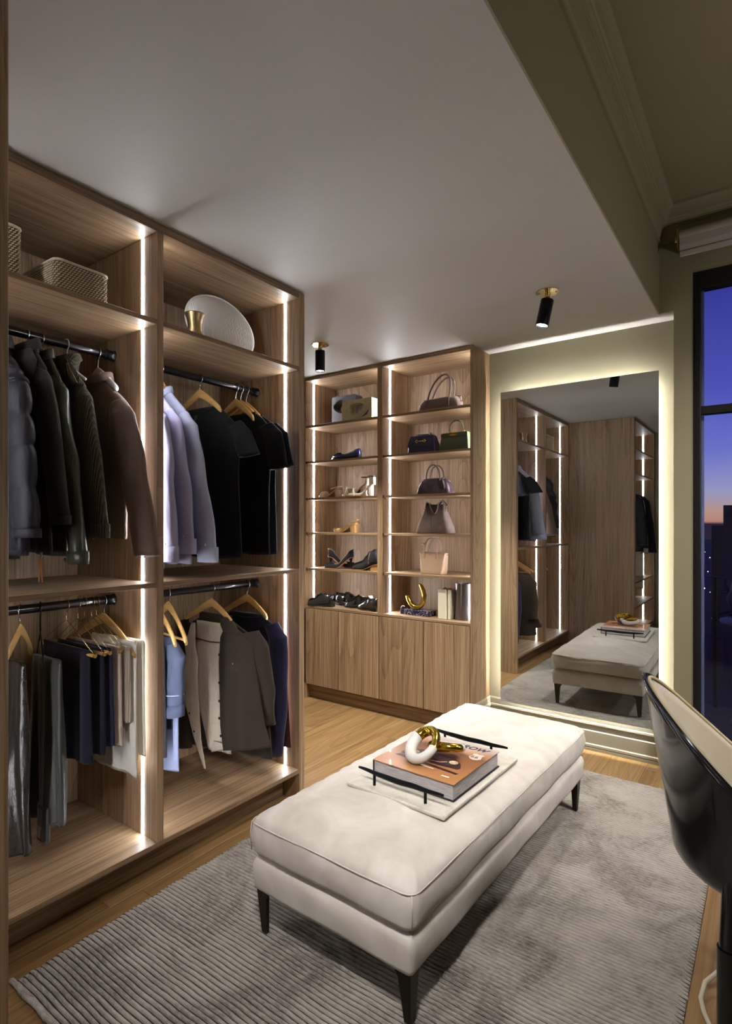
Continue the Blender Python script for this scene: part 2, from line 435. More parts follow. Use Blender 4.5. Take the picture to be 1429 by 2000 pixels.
board('plinth', -2.02, YA + .02, 0, -2.0, YC, zdk - .02, WOODY, w1)
for ya, yb in ((YA + .02, YB1), (YB2, YC)):
    board('shelf', BX, ya, zm0, FX, yb, zm1, WOODY, w1)
    board('shelf', BX, ya, zt0, FX, yb, zt1, WOODY, w1)
    for z0, z1 in ((zdk, zm0), (zm1, zt0), (zt1, CL - .036)):
        strip(-1.990, ya, z0, -1.979, ya + .002, z1, w1)
        strip(-1.990, yb - .002, z0, -1.979, yb, z1, w1)
    for z in (2.044, 1.052):
        r = MB().tube([(-2.19, ya, z), (-2.19, yb, z)], .0165, 20).build('clothes_rail', M_ROD, w1, auto=50)
        MB().tube([(-2.19, yb - .03, z), (-2.19, yb - .004, z), (-2.19, yb, z)], [.021, .021, .024], 20).build('rail_socket', M_ROD, r, auto=50)
        MB().tube([(-2.19, ya, z), (-2.19, ya + .03, z)], .021, 20).build('rail_socket', M_ROD, r, auto=50)

# wardrobe 2: shelves with shoes and handbags over cupboard doors
F2, B2 = 3.32, 3.575
w2 = thing('shelf_cabinet', 'tall oak-toned shelf cabinet with shoes and handbags over four cupboard doors', 'cabinet', (-2.27, 3.45, 0))
B2 = 3.70
L0, D0, D1, R0, R1 = -2.97, -2.290, -2.246, -1.572, -1.551
SHELF_UNIT = w2
board('side_panel', L0 - .022, F2, 0, L0, B2, CL - .002, WOODZ, w2)
board('divider_panel', D0, F2, .724, D1, B2, CL - .03, WOODZ, w2)
board('side_panel', R0, F2, 0, R1, B2, CL - .002, WOODZ, w2)
board('back_panel', L0 - .022, B2, 0, R1, B2 + .01, CL - .002, WOODZ, w2)
board('top_panel', L0, F2, CL - .028, R0, B2, CL - .002, WOODX, w2)
board('counter', L0, F2, .706, R0, B2, .724, WOODX, w2)
board('plinth', L0, 3.372, 0, R0, 3.39, .12, WOODX, w2)
board('gap_shade_sheet', L0, F2 + .0202, .12, R0, F2 + .0235, .704, plain('gap_shade_paint', (28, 22, 17), .8), w2)  # dark sheet behind the doors, paints the shade seen in their gaps
board('cupboard_floor', L0, F2 + .024, .12, R0, B2, .138, WOODX, w2)
for a, b in ((L0 - .022, -2.6455), (-2.6425, -2.2785), (-2.2755, -1.9155), (-1.9125, -1.5745)):
    board('door', a + .0015, F2, .115, b - .0015, F2 + .02, .702, WOODZ, w2)
SH = [(2.106, 2.125), (1.829, 1.845), (1.545, 1.562), (1.277, 1.293), (1.0, 1.016)]
M_PEG = plain('shelf_peg', (190, 186, 180), .3, .8)
for a, b in ((L0, D0), (D1, R0)):
    for k, (z0, z1) in enumerate(SH):
        s_ = board('shelf', a + .001, F2 + (0 if k == 0 else .006), z0, b - .001, B2, z1, WOODX, w2)
        if k:
            for xx in (a + .004, b - .004):
                for yy in (3.35, 3.60): MB().tube([(xx - .004, yy, z0 - .005), (xx + .004, yy, z0 - .005)], .004, 8).build('shelf_peg', M_PEG, s_)
            MB().box(a, F2 + .005, z0 - .001, a + .009, F2 + .012, z1 + .001).build('edge_gap', M_BLACK, s_)
    zs = [.724] + [z for p in reversed(SH) for z in p] + [CL - .028]
    for z0, z1 in zip(zs[::2], zs[1::2]):
        strip(a, 3.412, z0, a + .002, 3.424, z1, w2)
        strip(b - .002, 3.412, z0, b, 3.424, z1, w2)

# wardrobe 3, seen edge-on at left and in the mirror
F3, B3 = -1.210, -1.79
w3 = thing('open_wardrobe', 'oak-toned wardrobe around the corner, its end panel framing the left edge', 'wardrobe', (-1.5, -.2, 0))
YE, YF = .49, -.80
board('end_panel', B3 - .1, YE - .02, 0, F3, YE, CL - .002, WOODZ, w3)
board('front_stile', F3 - .02, .415, 0, F3, YE - .02, CL - .002, WOODZ, w3)
board('side_panel', B3, YF, 0, F3, YF + .022, CL - .002, WOODZ, w3)
board('back_panel', B3 - .012, YF, 0, B3, YE - .02, CL - .002, WOODZ, w3)
board('top_panel', B3, YF + .022, CL - .03, F3, YE - .02, CL - .002, WOODY, w3)
board('bottom_shelf', B3, YF + .022, .135, F3 - .02, YE - .02, .155, WOODY, w3)
board('plinth', -1.33, YF + .022, 0, -1.31, YE - .02, .135, WOODY, w3)
lv3 = [.155, .43, .45, .70, .72, 1.905, 1.923, 2.172, 2.19, CL - .03]
for z0, z1 in ((.43, .45), (.70, .72), (1.905, 1.923), (2.172, 2.19)):
    board('shelf', B3, YF + .022, z0, F3 - (.012 if z0 in (.43, 2.172) else .02), YE - .02, z1, WOODY, w3)
for z0, z1 in zip(lv3[::2], lv3[1::2]):
    strip(-1.345, YF + .022, z0, -1.333, YF + .024, z1, w3)
    strip(-1.345, YE - .022, z0, -1.333, YE - .020, z1, w3)
r = MB().tube([(-1.5, YF + .022, 1.85), (-1.5, YE - .02, 1.85)], .0165, 16).build('clothes_rail', M_ROD, w3, auto=50)

# ================================================================== BACKLIT MIRROR
mi = thing('wall_mirror', 'tall frameless backlit mirror glowing round its edges on the taupe wall', 'mirror', (-.99, 3.53, .2))
mx0, mx1, mz0, mz1 = -1.455, -.523, .200, 2.220
MB().box(mx0, 3.53, mz0, mx1, 3.536, mz1).build('mirror_glass', M_MIRROR, mi, bevel=.0015, seg=1)
b_ = .060
MB().box(mx0 + b_, 3.5361, mz0 + b_, mx1 - b_, YM - .001, mz1 - b_).build('back_frame', M_WHITEP, mi)
b2 = b_ - .003
MB().box(mx0 + b2, 3.542, mz0 + b2, mx1 - b2, 3.552, mz0 + b_).box(mx0 + b2, 3.542, mz1 - b_, mx1 - b2, 3.552, mz1 - b2)\
    .box(mx0 + b2, 3.542, mz0 + b_, mx0 + b_, 3.552, mz1 - b_).box(mx1 - b_, 3.542, mz0 + b_, mx1 - b2, 3.552, mz1 - b_).build('light_strip', M_MLED, mi)

# ================================================================== CEILING SPOTS
def ceiling_spot(x, y, tilt, label, power, tdir=(1, 0)):
    t = thing('ceiling_spotlight', label, 'spotlight', (x, y, CL), 0, 'ceiling spotlights')
    MB().lathe([(0.0, -.0005), (.056, -.0005), (.056, -.004), (0, -.006)], (x, y, CL), 40).build('canopy', M_BRASS, t, auto=40)
    MB().lathe([(.012, -.004), (.012, -.024), (.0125, -.024), (.0125, -.028), (.009, -.030), (.009, -.040)], (x, y, CL), 20).build('swivel_stem', M_BRASS, t, auto=40)
    for sx_ in (-1, 1): MB().lathe([(0.0035, -.003), (.0035, -.0062), (0, -.0062)], (x + .038 * sx_, y + .012 * sx_, CL), 10).build('screw', M_BLACK, t)
    ax = Vector((tdir[1], -tdir[0], 0))
    R = Matrix.Rotation(-tilt, 4, ax)
    T = Matrix.Translation((x, y, CL - .036)) @ R
    body = MB().lathe([(.0, -.004), (.029, -.004), (.031, -.006), (.031, -.135), (.028, -.135), (.028, -.118), (0, -.118)], (0, 0, 0), 36, mat=T)
    bo = body.build('lamp_body', M_BLACKM, t, auto=40)
    MB().lathe([(0, -.119), (.0265, -.119), (.0265, -.128), (.018, -.131), (0, -.132)], (0, 0, 0), 24, mat=T).build('bulb', M_BULB, bo, smooth=True)
    l = bpy.data.lights.new('spot_beam', 'SPOT'); l.energy = power; l.color = (1, .955, .89); l.spot_size = math.radians(82); l.spot_blend = .7; l.shadow_soft_size = .026
    lo = bpy.data.objects.new('spot_beam', l); COL.objects.link(lo); lo.matrix_world = T @ Matrix.Translation((0, 0, -.137))
    return t
ceiling_spot(-.903, 2.782, math.radians(12), 'black ceiling spotlight tilted on brass plate, nearest the mirror', SPOT * .45, (.81, .58))
ceiling_spot(-2.343, 2.756, 0, 'black ceiling spotlight hanging straight down, beside the left wardrobe', SPOT)

# ================================================================== RUG
def make_rug():
    m = MB(); ya, yb = .748, 3.208; n = 150; p = (yb - ya) / n; nx = 70
    xa, xb = -1.832, -.198
    rnd = random.Random(5)
    prof = [(0.0, .0045, 1), (.07, .0095, 0), (.24, .0118, 0), (.46, .0118, 0), (.62, .0092, 0), (.69, .0045, 1)]
    ys = []
    for r_ in range(n):
        for q, h, mm in prof: ys.append((ya + (r_ + q) * p, h, mm, r_))
    ys.append((yb, .0035, 1, n - 1))
    offs = [(rnd.uniform(-.0035, .0035), rnd.uniform(-.003, .003)) for _ in range(n)]
    ph = [rnd.uniform(0, 6.28) for _ in range(n)]
    for (y, h, mm, r_) in ys:
        for i in range(nx + 1):
            s = i / nx; xx = lerp(xa + offs[r_][0], xb + offs[r_][1], s)
            wob = .0022 * math.sin(xx * 9 + y * 6) + .0008 * math.sin(xx * 40 + ph[r_] * .3)
            yy = y + wob - .012 * math.sin(PI * s) * math.sin(PI * (y - ya) / (yb - ya)) * 0
            edge = min(1, min(s, 1 - s) * 45 + .35)
            hh = h * edge * (1 + .06 * math.sin(xx * 130 + ph[r_])) if h > .005 else h
            if i in (0, nx): hh = 0.001
            m.v.append((xx + .012 * math.sin(y * 2.3 + .6) * (1 - s) - .004, yy, hh + .001))
    w = nx + 1
    for j in range(len(ys) - 1):
        dk = 1 if ys[j][2] == 1 and ys[j + 1][2] == 1 else 0
        for i in range(nx):
            m.f.append((j * w + i, j * w + i + 1, (j + 1) * w + i + 1, (j + 1) * w + i)); m.m.append(dk)
    t = thing('area_rug', 'silver grey ribbed rug under the cream bench on the oak floor', 'rug', (-1.0, 2.0, 0))
    m.build('ribbed_pile', [M_RUGL, M_RUGD], t, smooth=False, auto=70)
    # whipped short edges
    for yy in (ya, yb):
        e = MB()
        path = [(lerp(xa, xb, i / 120), yy + .002 * math.sin(i * .7), .0085 + .001 * math.sin(i * 2.3)) for i in range(121)]
        e.tube(path, [.0075 + .0012 * math.sin(i * 2.9) for i in range(121)], 8)
        e.build('whipped_edge', M_RUGL, t, smooth=True)
make_rug()

# ================================================================== BENCH
BA = math.radians(-1.6)
bench = thing('upholstered_bench', 'long cream velvet bench on four tapered bronze legs in the room centre', 'bench', (-1.061, 2.034, .014), BA)
def puffbox(hx, hy, z0, z1, r, crown, seam_amp, nseg=22, seed=1, bot=.012, bulge=.006):
    rnd = random.Random(seed); m = MB(); rings = []
    base = []
    per = rrect(hx, hy, r, 6)
    # resample perimeter densely
    pts = []
    for i in range(len(per)):
        a, b = Vector(per[i]), Vector(per[(i + 1) % len(per)])
        k = max(1, int((b - a).length / .012))
        for q in range(k): pts.append(a.lerp(b, q / k))
    n = len(pts); H = z1 - z0
    pk = [rnd.random() for _ in range(n)]
    def pucker(i):
        s = 0
        for d in (-1, 0, 1): s += pk[(i + d) % n]
        return (s / 3 - .5) + .6 * (math.sin(i * .83) * math.sin(i * .11 + 1))
    rows = [(-.02, z0), (-.004, z0 + .004), (0, z0 + .016), (bulge, z0 + H * .5), (0.002, z1 - .034), (-.002, z1 - .022), (-.007, z1 - .014), (-.018, z1 - .005), (-.035, z1 + .003), (-.065, z1 + .009)]
    for d, z in rows:
        ring = []
        near = math.exp(-((z - (z1 - .012)) / .016) ** 2)
        for i, p in enumerate(pts):
            nrm = Vector((p.x / hx, p.y / hy)); 
            c = Vector((max(-hx + r, min(hx - r, p.x)), max(-hy + r, min(hy - r, p.y)))); dv = (p - c)
            dv = dv.normalized() if dv.length > 1e-6 else Vector((0, 0))
            q = (p + dv * d if d > -.008 else Vector((p.x * (1 + d / hx), p.y * (1 + d / hy)))) + dv * (seam_amp * near * pucker(i) + .0018 * math.sin(i * .21 + z * 60))
            ring.append((q.x, q.y, z + seam_amp * .6 * near * pucker(i + 5)))
        rings.append(ring)
    for k in range(1, 7):
        t = k / 7; ring = []
        for i, p in enumerate(pts):
            q = Vector((p.x * (1 - t) * (1 - .06 / hx), p.y * (1 - t) * (1 - .06 / hy)))
            dist = min(hx - abs(q.x), hy - abs(q.y))
            zz = z1 + .009 + crown * sm(dist / min(hx, hy)) + .0015 * math.sin(q.x * 30 + q.y * 12)
            ring.append((q.x, q.y, zz))
        rings.append(ring)
    m.loft(rings, True, True); return m, pts
m, pts = puffbox(.312, .75, .148, .262, .018, .0, .0005, bot=.01, bulge=.001)
m.build('base', M_VELVET, bench, smooth=True, local=True)
m, pts = puffbox(.318, .756, .268, .392, .035, .020, .0065, seed=4, bulge=.007)
cush = m.build('seat_cushion', M_VELVET, bench, smooth=True, local=True)
pp = [(p.x * 1.004, p.y * 1.002, .369 + .0012 * math.sin(i * .5)) for i, p in enumerate(pts[::2])]
MB().tube(pp, .0022, 6, closed=True).build('piping', M_VELVET, cush, smooth=True, local=True)
for sx_ in (-1, 1):
    MB().tube([(sx_ * .3125, -.7505, .275), (sx_ * .3145, -.7525, .33), (sx_ * .3115, -.7495, .37)], .0016, 5).build('corner_seam', M_VELVET, cush, smooth=True, local=True)
for sx_, sy_ in ((-1, -1), (1, -1), (1, 1), (-1, 1)):
    # blade leg: L section tapering towards the floor
    cx_, cy_ = sx_ * .300, sy_ * .738
    m = MB(); rings = []
    for z, w_ in ((.150, .062), (.140, .050), (.125, .041), (.06, .031), (0.0, .022)):
        o_ = (w_); th = .011
        k = .012 * (z / .15)
        P_ = [(0, 0), (-o_, 0), (-o_, -th), (-th, -th), (-th, -o_), (0, -o_)]
        ins = (.150 - z) * .11
        rings.append([(cx_ + sx_ * (px - ins * .5), cy_ + sy_ * (py - ins * .9), z) for px, py in P_])
    m.loft(rings).build('leg', M_BRONZE, bench, local=True, bevel=.0008, seg=1)

# ================================================================== TRAY, BOOK, KNOT
TZ = .4255
TA = math.radians(-2.3)
tray = thing('serving_tray', 'pale marble tray with black twig handles on the bench', 'tray', (-1.027, 1.878, TZ), TA)
MB().box(-.2, -.285, 0, .2, .285, .014).build('slab', M_MARBLE, tray, bevel=.005, seg=3, local=True)
for sy_ in (-1, 1):
    yy = sy_ * .245
    path = [(lerp(-.175, .175, i / 24), yy + .0015 * math.sin(i * .5), .060 - .005 * math.sin(PI * i / 24) + .0006 * math.sin(i * .9)) for i in range(25)]
    rad = [0.0042 + .0058 * math.sin(PI * min(1, max(0, i / 24))) ** .8 for i in range(25)]
    h = MB().tube(path, rad, 12, flat=.7).build('twig_handle', M_BLACKM, tray, smooth=True, local=True)
    for xx in (-.105, .105):
        MB().tube([(xx, yy, .0141), (xx, yy, .054)], .0052, 12).build('handle_post', M_BLACKM, h, local=True, auto=50)
bz = TZ + .0148
book = thing('coffee_table_book', 'thick photo book, brown cover with an old car front, on the marble tray', 'book', (-1.018, 1.868, bz), TA)
hx, hy, HB = .168, .175, .058
M_COV = plain('black_book_cloth', (24, 22, 24), .6)
def pages():
    g = NG('stacked_pages'); v = g.coords((.02, .02, 1), rnd=False)
    n = g.noise(v, 900, 2)
    g.l(g.ramp(n, [(.35, s2l((150, 140, 142))), (.6, s2l((205, 198, 198)))]), g.b.inputs['Base Color']); g.b.inputs['Roughness'].default_value = .8
    return g.m
M_PAGE = pages()
cv = MB().box(-hx, -hy, 0, hx, hy, .0035).box(-hx, -hy, .0036, -hx + .004, hy, HB - .0036).build('cover', M_COV, book, bevel=.0008, seg=1, local=True)
MB().box(-hx + .0042, -hy + .005, .0037, hx - .006, hy - .005, HB - .0037).build('page_block', M_PAGE, book, local=True)
def cover_art():
    g = NG('car_photo_cover'); v = g.coords(rnd=False)
    sxyz = g.n('ShaderNodeSeparateXYZ'); g.l(v, sxyz.inputs[0])
    n = g.noise(v, 9, 4, .6, 1.0); n2 = g.noise(g.coords((1, .25, 1), rnd=False), 14, 3)
    yy = g.math('ADD', g.math('MULTIPLY', sxyz.outputs['Y'], 2.6), .5)      # 0..1 up the page
    k = g.math('ADD', yy, g.math('MULTIPLY', g.math('SUBTRACT', n, .5), .25))
    col = g.ramp(k, [(.0, s2l((196, 140, 92))), (.35, s2l((176, 120, 74))), (.55, s2l((150, 96, 60))), (.66, s2l((120, 84, 60))), (.76, s2l((196, 140, 104))), (.84, s2l((200, 178, 168))), (1.0, s2l((206, 196, 196)))])
    g.l(g.mix(g.math('MULTIPLY', n2, .35), col, s2l((96, 62, 40))), g.b.inputs['Base Color'])
    g.b.inputs['Roughness'].default_value = .32; g.b.inputs['Coat Weight'].default_value = .2
    return g.m
MB().box(-hx, -hy, HB - .0035, hx, hy, HB).build('front_cover', cover_art(), book, bevel=.0008, seg=1, local=True)
def ell(cx_, cy_, rx, ry, z, n=28): return [(cx_ + rx * math.cos(2 * PI * i / n), cy_ + ry * math.sin(2 * PI * i / n), z) for i in range(n)]
def flatpoly(m, pts2, z, dz=.0004, mi=0):
    m.loft([[(a, b, z) for a, b in pts2], [(a, b, z + dz) for a, b in pts2]], True, True, mi=mi); return m
carp = MB()
body = [(-.118, -.062), (-.125, -.045), (-.105, -.018), (-.075, .012), (-.03, .022), (.03, .020), (.075, .008), (.11, -.02), (.125, -.05), (.12, -.066), (.06, -.072), (-.06, -.072)]
flatpoly(carp, body, HB + .0001)
flatpoly(carp, [(-.13, -.085), (.135, -.105), (.14, -.092), (-.118, -.068)], HB + .0001)
carp.build('printed_car', plain('maroon_print', (58, 28, 34), .35, var=.3, vscale=40), book, local=True)
for sx_ in (-1, 1):
    lam = MB(); flatpoly(lam, [(p[0], p[1]) for p in ell(sx_ * .082, -.022, .017, .015, 0)], HB + .0006)
    lam.build('printed_headlamp', plain('cream_print', (226, 200, 160), .35, var=.2, vscale=90), book, local=True)
ch = MB().tube([(-.06, -.03, HB + .0007), (-.04, -.048, HB + .0007), (0, -.055, HB + .0007), (.04, -.048, HB + .0007), (.06, -.03, HB + .0007)], .0012, 5)
ch.build('printed_grille_line', plain('cream_print', (226, 200, 160), .35), book, local=True)
def text(s, size, loc, mat, parent, name, rot=(0, 0, 0), ext=.0002, shear=0, spacing=1, bold=0, align='LEFT'):
    cu = bpy.data.curves.new(name, 'FONT'); cu.body = s; cu.size = size; cu.extrude = ext; cu.shear = shear; cu.space_character = spacing; cu.offset = bold
    cu.align_x = align
    tmp = bpy.data.objects.new('tmp', cu); COL.objects.link(tmp)
    dg = bpy.context.evaluated_depsgraph_get(); me = bpy.data.meshes.new_from_object(tmp.evaluated_get(dg)); bpy.data.objects.remove(tmp)
    me.transform(Matrix.Translation(loc) @ Matrix.Rotation(rot[2], 4, 'Z') @ Matrix.Rotation(rot[0], 4, 'X'))
    me.materials.clear(); me.materials.append(mat)
    o = bpy.data.objects.new(name, me); COL.objects.link(o); o.parent = parent
    return o
M_INK = plain('dark_ink', (34, 26, 26), .5); M_WINK = plain('white_ink', (228, 214, 204), .5)
text('RROW', .040, (.005, .128, HB + .0002), M_INK, book, 'title_lettering', shear=.35, bold=.0012, spacing=1.05)
flatpoly(MB(), [(.098, .062), (.105, .085), (.100, .097), (.112, .102), (.122, .097), (.134, .102), (.146, .096), (.140, .085), (.147, .062), (.135, .048), (.122, .044), (.110, .048)], HB + .0001).build('route_shield', plain('pale_print', (220, 200, 186), .4), book, local=True)
text('66', .030, (.103, .060, HB + .0006), M_INK, book, 'shield_numerals')
MB().box(-.072, -.104, HB, .012, -.1025, HB + .0004).box(-.03, -.112, HB, .05, -.106, HB + .0004).box(.098, -.140, HB, .128, -.133, HB + .0004).build('small_print', M_WINK, book, local=True)

def link_path(c, rx, ry, ax, n=56):
    """closed stadium loop in the plane spanned by two axes"""
    U, V = ax; out = []
    for i in range(n):
        a = 2 * PI * i / n
        out.append(Vector(c) + U * (rx * math.cos(a)) + V * (ry * math.sin(a)))
    return out
knot = thing('knot_sculpture', 'two interlocked ceramic chain links, white and gold, on the book', 'sculpture', (-1.03, 1.86, bz + HB), TA)
M_BISQ = plain('white_bisque', (214, 210, 204), .6, var=.05, vscale=30, bump=.2, bscale=120)
def two_tone_link(c, rx, ry, U, V, rad, g0, g1):
    P_ = link_path(c, rx, ry, (U, V)); n = len(P_)
    m = MB(); m.tube(P_, [rad * (1 + .18 * math.cos(2 * PI * i / n - 3.4)) for i in range(n)], 16, closed=True)
    for k in range(len(m.m)):
        i = k // 16
        fr = i / n
        m.m[k] = 1 if (g0 <= fr <= g1 or g0 <= fr + 1 <= g1) else 0
    return m
up = Vector((.15, .55, .80)).normalized()
d1 = Vector((.85, -.35, .08)).normalized()
m1 = two_tone_link((-.012, -.050, .052), .054, .066, Vector((.94, -.28, .10)).normalized(), Vector((.02, .86, .50)).normalized(), .0185, -.02, .42)
m1.build('link', [M_BISQ, M_GOLD], knot, smooth=True, local=True)
m2 = two_tone_link((.052, .012, .040), .056, .040, Vector((.98, .14, .12)).normalized(), Vector((-.15, .92, -.30)).normalized(), .0165, .46, .96)
m2.build('link', [M_BISQ, M_GOLD], knot, smooth=True, local=True)

# ================================================================== HANGERS
RX, RT = -2.19, 2.0605        # rail axis, top of the upper rail
def hook_pts(z0, ztop, r=.018, lean=.004):
    """wire hook in the local xz plane, over a rail whose top is at z=ztop; stem starts at z0"""
    zc = ztop - r; pts = [(0, 0, z0), (0, 0, z0 + .012)]
    pts += [(.001, 0, lerp(z0 + .012, zc - r * .9, t)) for t in (.5,)]
    for i in range(15):
        a = math.radians(-62 + 250 * i / 14)
        pts.append((r * math.cos(a) * 1.0, 0, zc + r * math.sin(a)))
    return pts
M_HOOK = M_STEEL
def wood_hanger(loc, yaw, label, hw=.21, bar=False, drop=.085, th=.016, group=None, hk=.030, rt=0.0):
    """loc = top of the rail (contact point of the hook)"""
    t = thing('wooden_hanger', label, 'hanger', loc, yaw, group)
    zt = rt - hk - .030
    n = 32; m = MB(); rings = []
    for i in range(n + 1):
        s = -1 + 2 * i / n; a = abs(s)
        x = hw * s
        zc = zt - .012 - drop * (a ** 1.15) * (1 if a < .94 else 1.04) - .010 * a
        hh = lerp(.021, .013, a); tt = lerp(th * .55, th * 1.1, a ** 2)
        if a > .985: hh *= .6; tt *= .7
        yb_ = (-.020 * a * a) if hw > .14 else 0
        nt_ = 12; ring = []
        for j in range(nt_):
            q = 2 * PI * j / nt_
            ring.append((x, yb_ + tt * .5 * math.copysign(abs(math.cos(q)) ** .7, math.cos(q)), zc + hh * math.copysign(abs(math.sin(q)) ** .8, math.sin(q))))
        rings.append(ring)
    m.loft(rings); m.build('shoulder_bar', HANGW, t, auto=50, local=True)
    MB().tube([(p[0], p[1], p[2] + 0) for p in hook_pts(zt - .02, rt + .0035, .0215)], .0019, 8).build('hook', M_HOOK, t, smooth=True, local=True)
    if bar:
        MB().tube([(-hw * .84, -.012, zt - drop - .018), (hw * .84, -.012, zt - drop - .018)], .0052, 10).build('trouser_bar', HANGW, t, auto=50, local=True)
    return t
def wire_hanger(loc, yaw, label, hw=.17, zb=-.17, group=None, barl=1.0, mat=None, barmat=None, rb_=.006):
    t = thing('wire_hanger', label, 'hanger', loc, yaw, group); mat = mat or M_BRASS
    zt = -.075
    MB().tube(hook_pts(zt, .0025, .0205), .0014, 7).build('hook', mat, t, smooth=True, local=True)
    MB().tube([(-.0, 0, zt), (-.03, 0, zt - .012), (-hw, 0, zb)], .0011, 6).tube([(0, 0, zt), (.03, 0, zt - .012), (hw, 0, zb)], .0011, 6)\
        .tube([(.012 * math.cos(a * .5 + .5) * .2, .0018 * math.sin(a * 2), zt + .003 * a) for a in range(9)], .0012, 6).build('wire_frame', mat, t, smooth=True, local=True)
    bm = MB().tube([(-hw * barl, 0, zb), (hw * barl, 0, zb)], rb_, 12).build('bar', barmat or HANGW, t, auto=50, local=True)
    MB().tube(circle((hw, 0, zb), rb_ + .001, 14, 'x'), .0012, 6, closed=True).build('end_ring', mat, bm, smooth=True, local=True)
    return t

# ================================================================== GARMENTS
def cloth(m, rows, n=56, N=46, k=34, amp0=.001, amp1=.010, seed=0, ex=.75, twist=0, hem=True, quilt=None, mi=0, capx=.9, droop=0, zwob=.004):
    """closed hanging cloth volume. rows: (z, xl, xr, half_thickness, y)"""
    rows = sorted(rows, key=lambda r: -r[0]); rnd = random.Random(seed); p1, p2, p3 = [rnd.uniform(0, 6.28) for _ in range(3)]
    z0, z1 = rows[0][0], rows[-1][0]; H = z0 - z1; R = []
    def at(z, c):
        for a, b in zip(rows, rows[1:]):
            if z >= b[0] - 1e-9:
                return lerp(a[c], b[c], ((a[0] - z) / (a[0] - b[0])) if a[0] != b[0] else 0)
        return rows[-1][c]
    for i in range(N + 1):
        s = i / N; z = z0 - H * s
        xl, xr, t, y = at(z, 1), at(z, 2), at(z, 3), at(z, 4)
        am = lerp(amp0, amp1, s ** .8); cx_ = (xl + xr) / 2; hw = (xr - xl) / 2
        if quilt:
            qz = abs(math.sin(PI * (z0 - z) / quilt)); t = t * (.55 + .5 * qz ** .6); hw = hw - .008 + .010 * qz ** .6
        ring = []
        for j in range(n):
            a = 2 * PI * j / n; c_, s_ = math.cos(a), math.sin(a)
            x = cx_ + hw * math.copysign(abs(c_) ** capx, c_)
            f = am * (math.sin(k * x + p1 + 1.4 * math.sin(3 * z + p3)) + .55 * math.sin(2.1 * k * x + p2 + 2.2 * z) + .3 * math.sin(9 * z + p2 + 12 * x))
            yy = y + t * math.copysign(abs(s_) ** ex, s_) + f + twist * s * (x - cx_)
            dz = zwob * s * math.sin(16 * x + p2) + droop * s * (x - cx_)
            ring.append((x, yy, z + dz))
        R.append(ring)
    if hem:
        last = R[-1]; c = Vector((0, 0, 0))
        for p in last: c += Vector(p)
        c /= n
        R.append([tuple(Vector(p).lerp(Vector((p[0], c.y, p[2])), .35) + Vector((0, 0, .006))) for p in last])
        R.append([tuple(Vector(p).lerp(Vector((p[0], c.y, p[2])), .8) + Vector((0, 0, .03))) for p in last])
    m.loft(R, True, True, mi=mi)
    return m
def sleeve(m, path, n=20, N=26, wr=.05, seed=0, mi=0, quilt=0):
    """path: (x, y, z, rx, ry) from shoulder to cuff"""
    rnd = random.Random(seed); p1, p2 = rnd.uniform(0, 6), rnd.uniform(0, 6); R = []
    L = len(path) - 1
    for i in range(N + 1):
        s = i / N * L; a = min(int(s), L - 1); t = sm(s - a) * .5 + (s - a) * .5
        v = [lerp(path[a][q], path[a + 1][q], t) for q in range(5)]
        ring = []
        for j in range(n):
            an = 2 * PI * j / n
            w_ = ((.74 + .34 * abs(math.sin(PI * i / N * quilt)) ** .6) if quilt else 1) + wr * (math.sin(an * 2 + i * .55 + p1) + .7 * math.sin(an * 3 - i * .9 + p2)) * min(1, i / 4)
            ring.append((v[0] + v[3] * w_ * math.cos(an), v[1] + v[4] * w_ * math.sin(an), v[2] + .012 * math.cos(an) * (1 if i < N - 2 else .4)))
        R.append(ring)
    last = R[-1]; c = Vector((0, 0, 0))
    for p in last: c += Vector(p)
    c /= n
    R.append([tuple(Vector(p).lerp(c, .25) + Vector((0, 0, .004))) for p in last]); R.append([tuple(Vector(p).lerp(c, .5) + Vector((0, 0, .03))) for p in last])
    m.loft(R, True, True, mi=mi); return m
def band(path_pt, rx, ry, h, yoff=0, n=24, flare=1.04, skew=0):
    """a short cuff ring"""
    x, y, z = path_pt; R = []
    for dz, q in ((0, flare), (0, flare + .06), (-h * .5, flare + .07), (-h, flare + .06), (-h, flare - .12), (-h * .6, flare - .15)):
        R.append([(x + rx * q * math.cos(2 * PI * j / n), y + ry * q * math.sin(2 * PI * j / n), z + dz + skew * math.cos(2 * PI * j / n)) for j in range(n)])
    return MB().loft(R, False, False)
def collar(x, y, z, w, d, h, fold=.5, n=28, thick=.004, dip=.02, point=0, stand=0):
    """fold-over collar ring round the neck, lower at the front (-y)"""
    m = MB(); R = []
    def ring(rw, rd, dz): return [(x + rw * math.cos(2 * PI * j / n), y + rd * math.sin(2 * PI * j / n), z + dz + dip * (math.sin(2 * PI * j / n) - 1) * .5 + point * (-1 if math.sin(2 * PI * j / n) < -.5 else 0)) for j in range(n)]
    R = [ring(w - thick, d - thick, 0), ring(w - thick, d - thick, h), ring(w, d, h + thick), ring(w + thick * 2, d + thick * 2, h), ring(w + thick * 4.5, d + thick * 3.2, h - h * fold - .012), ring(w + thick * 3.5, d + thick * 2.2, h - h * fold - .014), ring(w + thick, d + thick, h * .4), ring(w + thick, d + thick, 0)]
    m.loft(R, False, False); return m
def buttons(pts, mat, parent, r=.006, name='button', ax='y', d=-1):
    for (x, y, z) in pts:
        m = MB(); rot = Matrix.Rotation(PI / 2, 4, 'X' if ax == 'y' else 'Y')
        m.lathe([(0, .0), (r, .0), (r, .002), (r * .6, .0032), (0, .0028)], (x, y, z), 14, mat=rot if d < 0 else Matrix.Rotation(-PI / 2, 4, 'X' if ax == 'y' else 'Y'))
        m.build(name, mat, parent, auto=40)

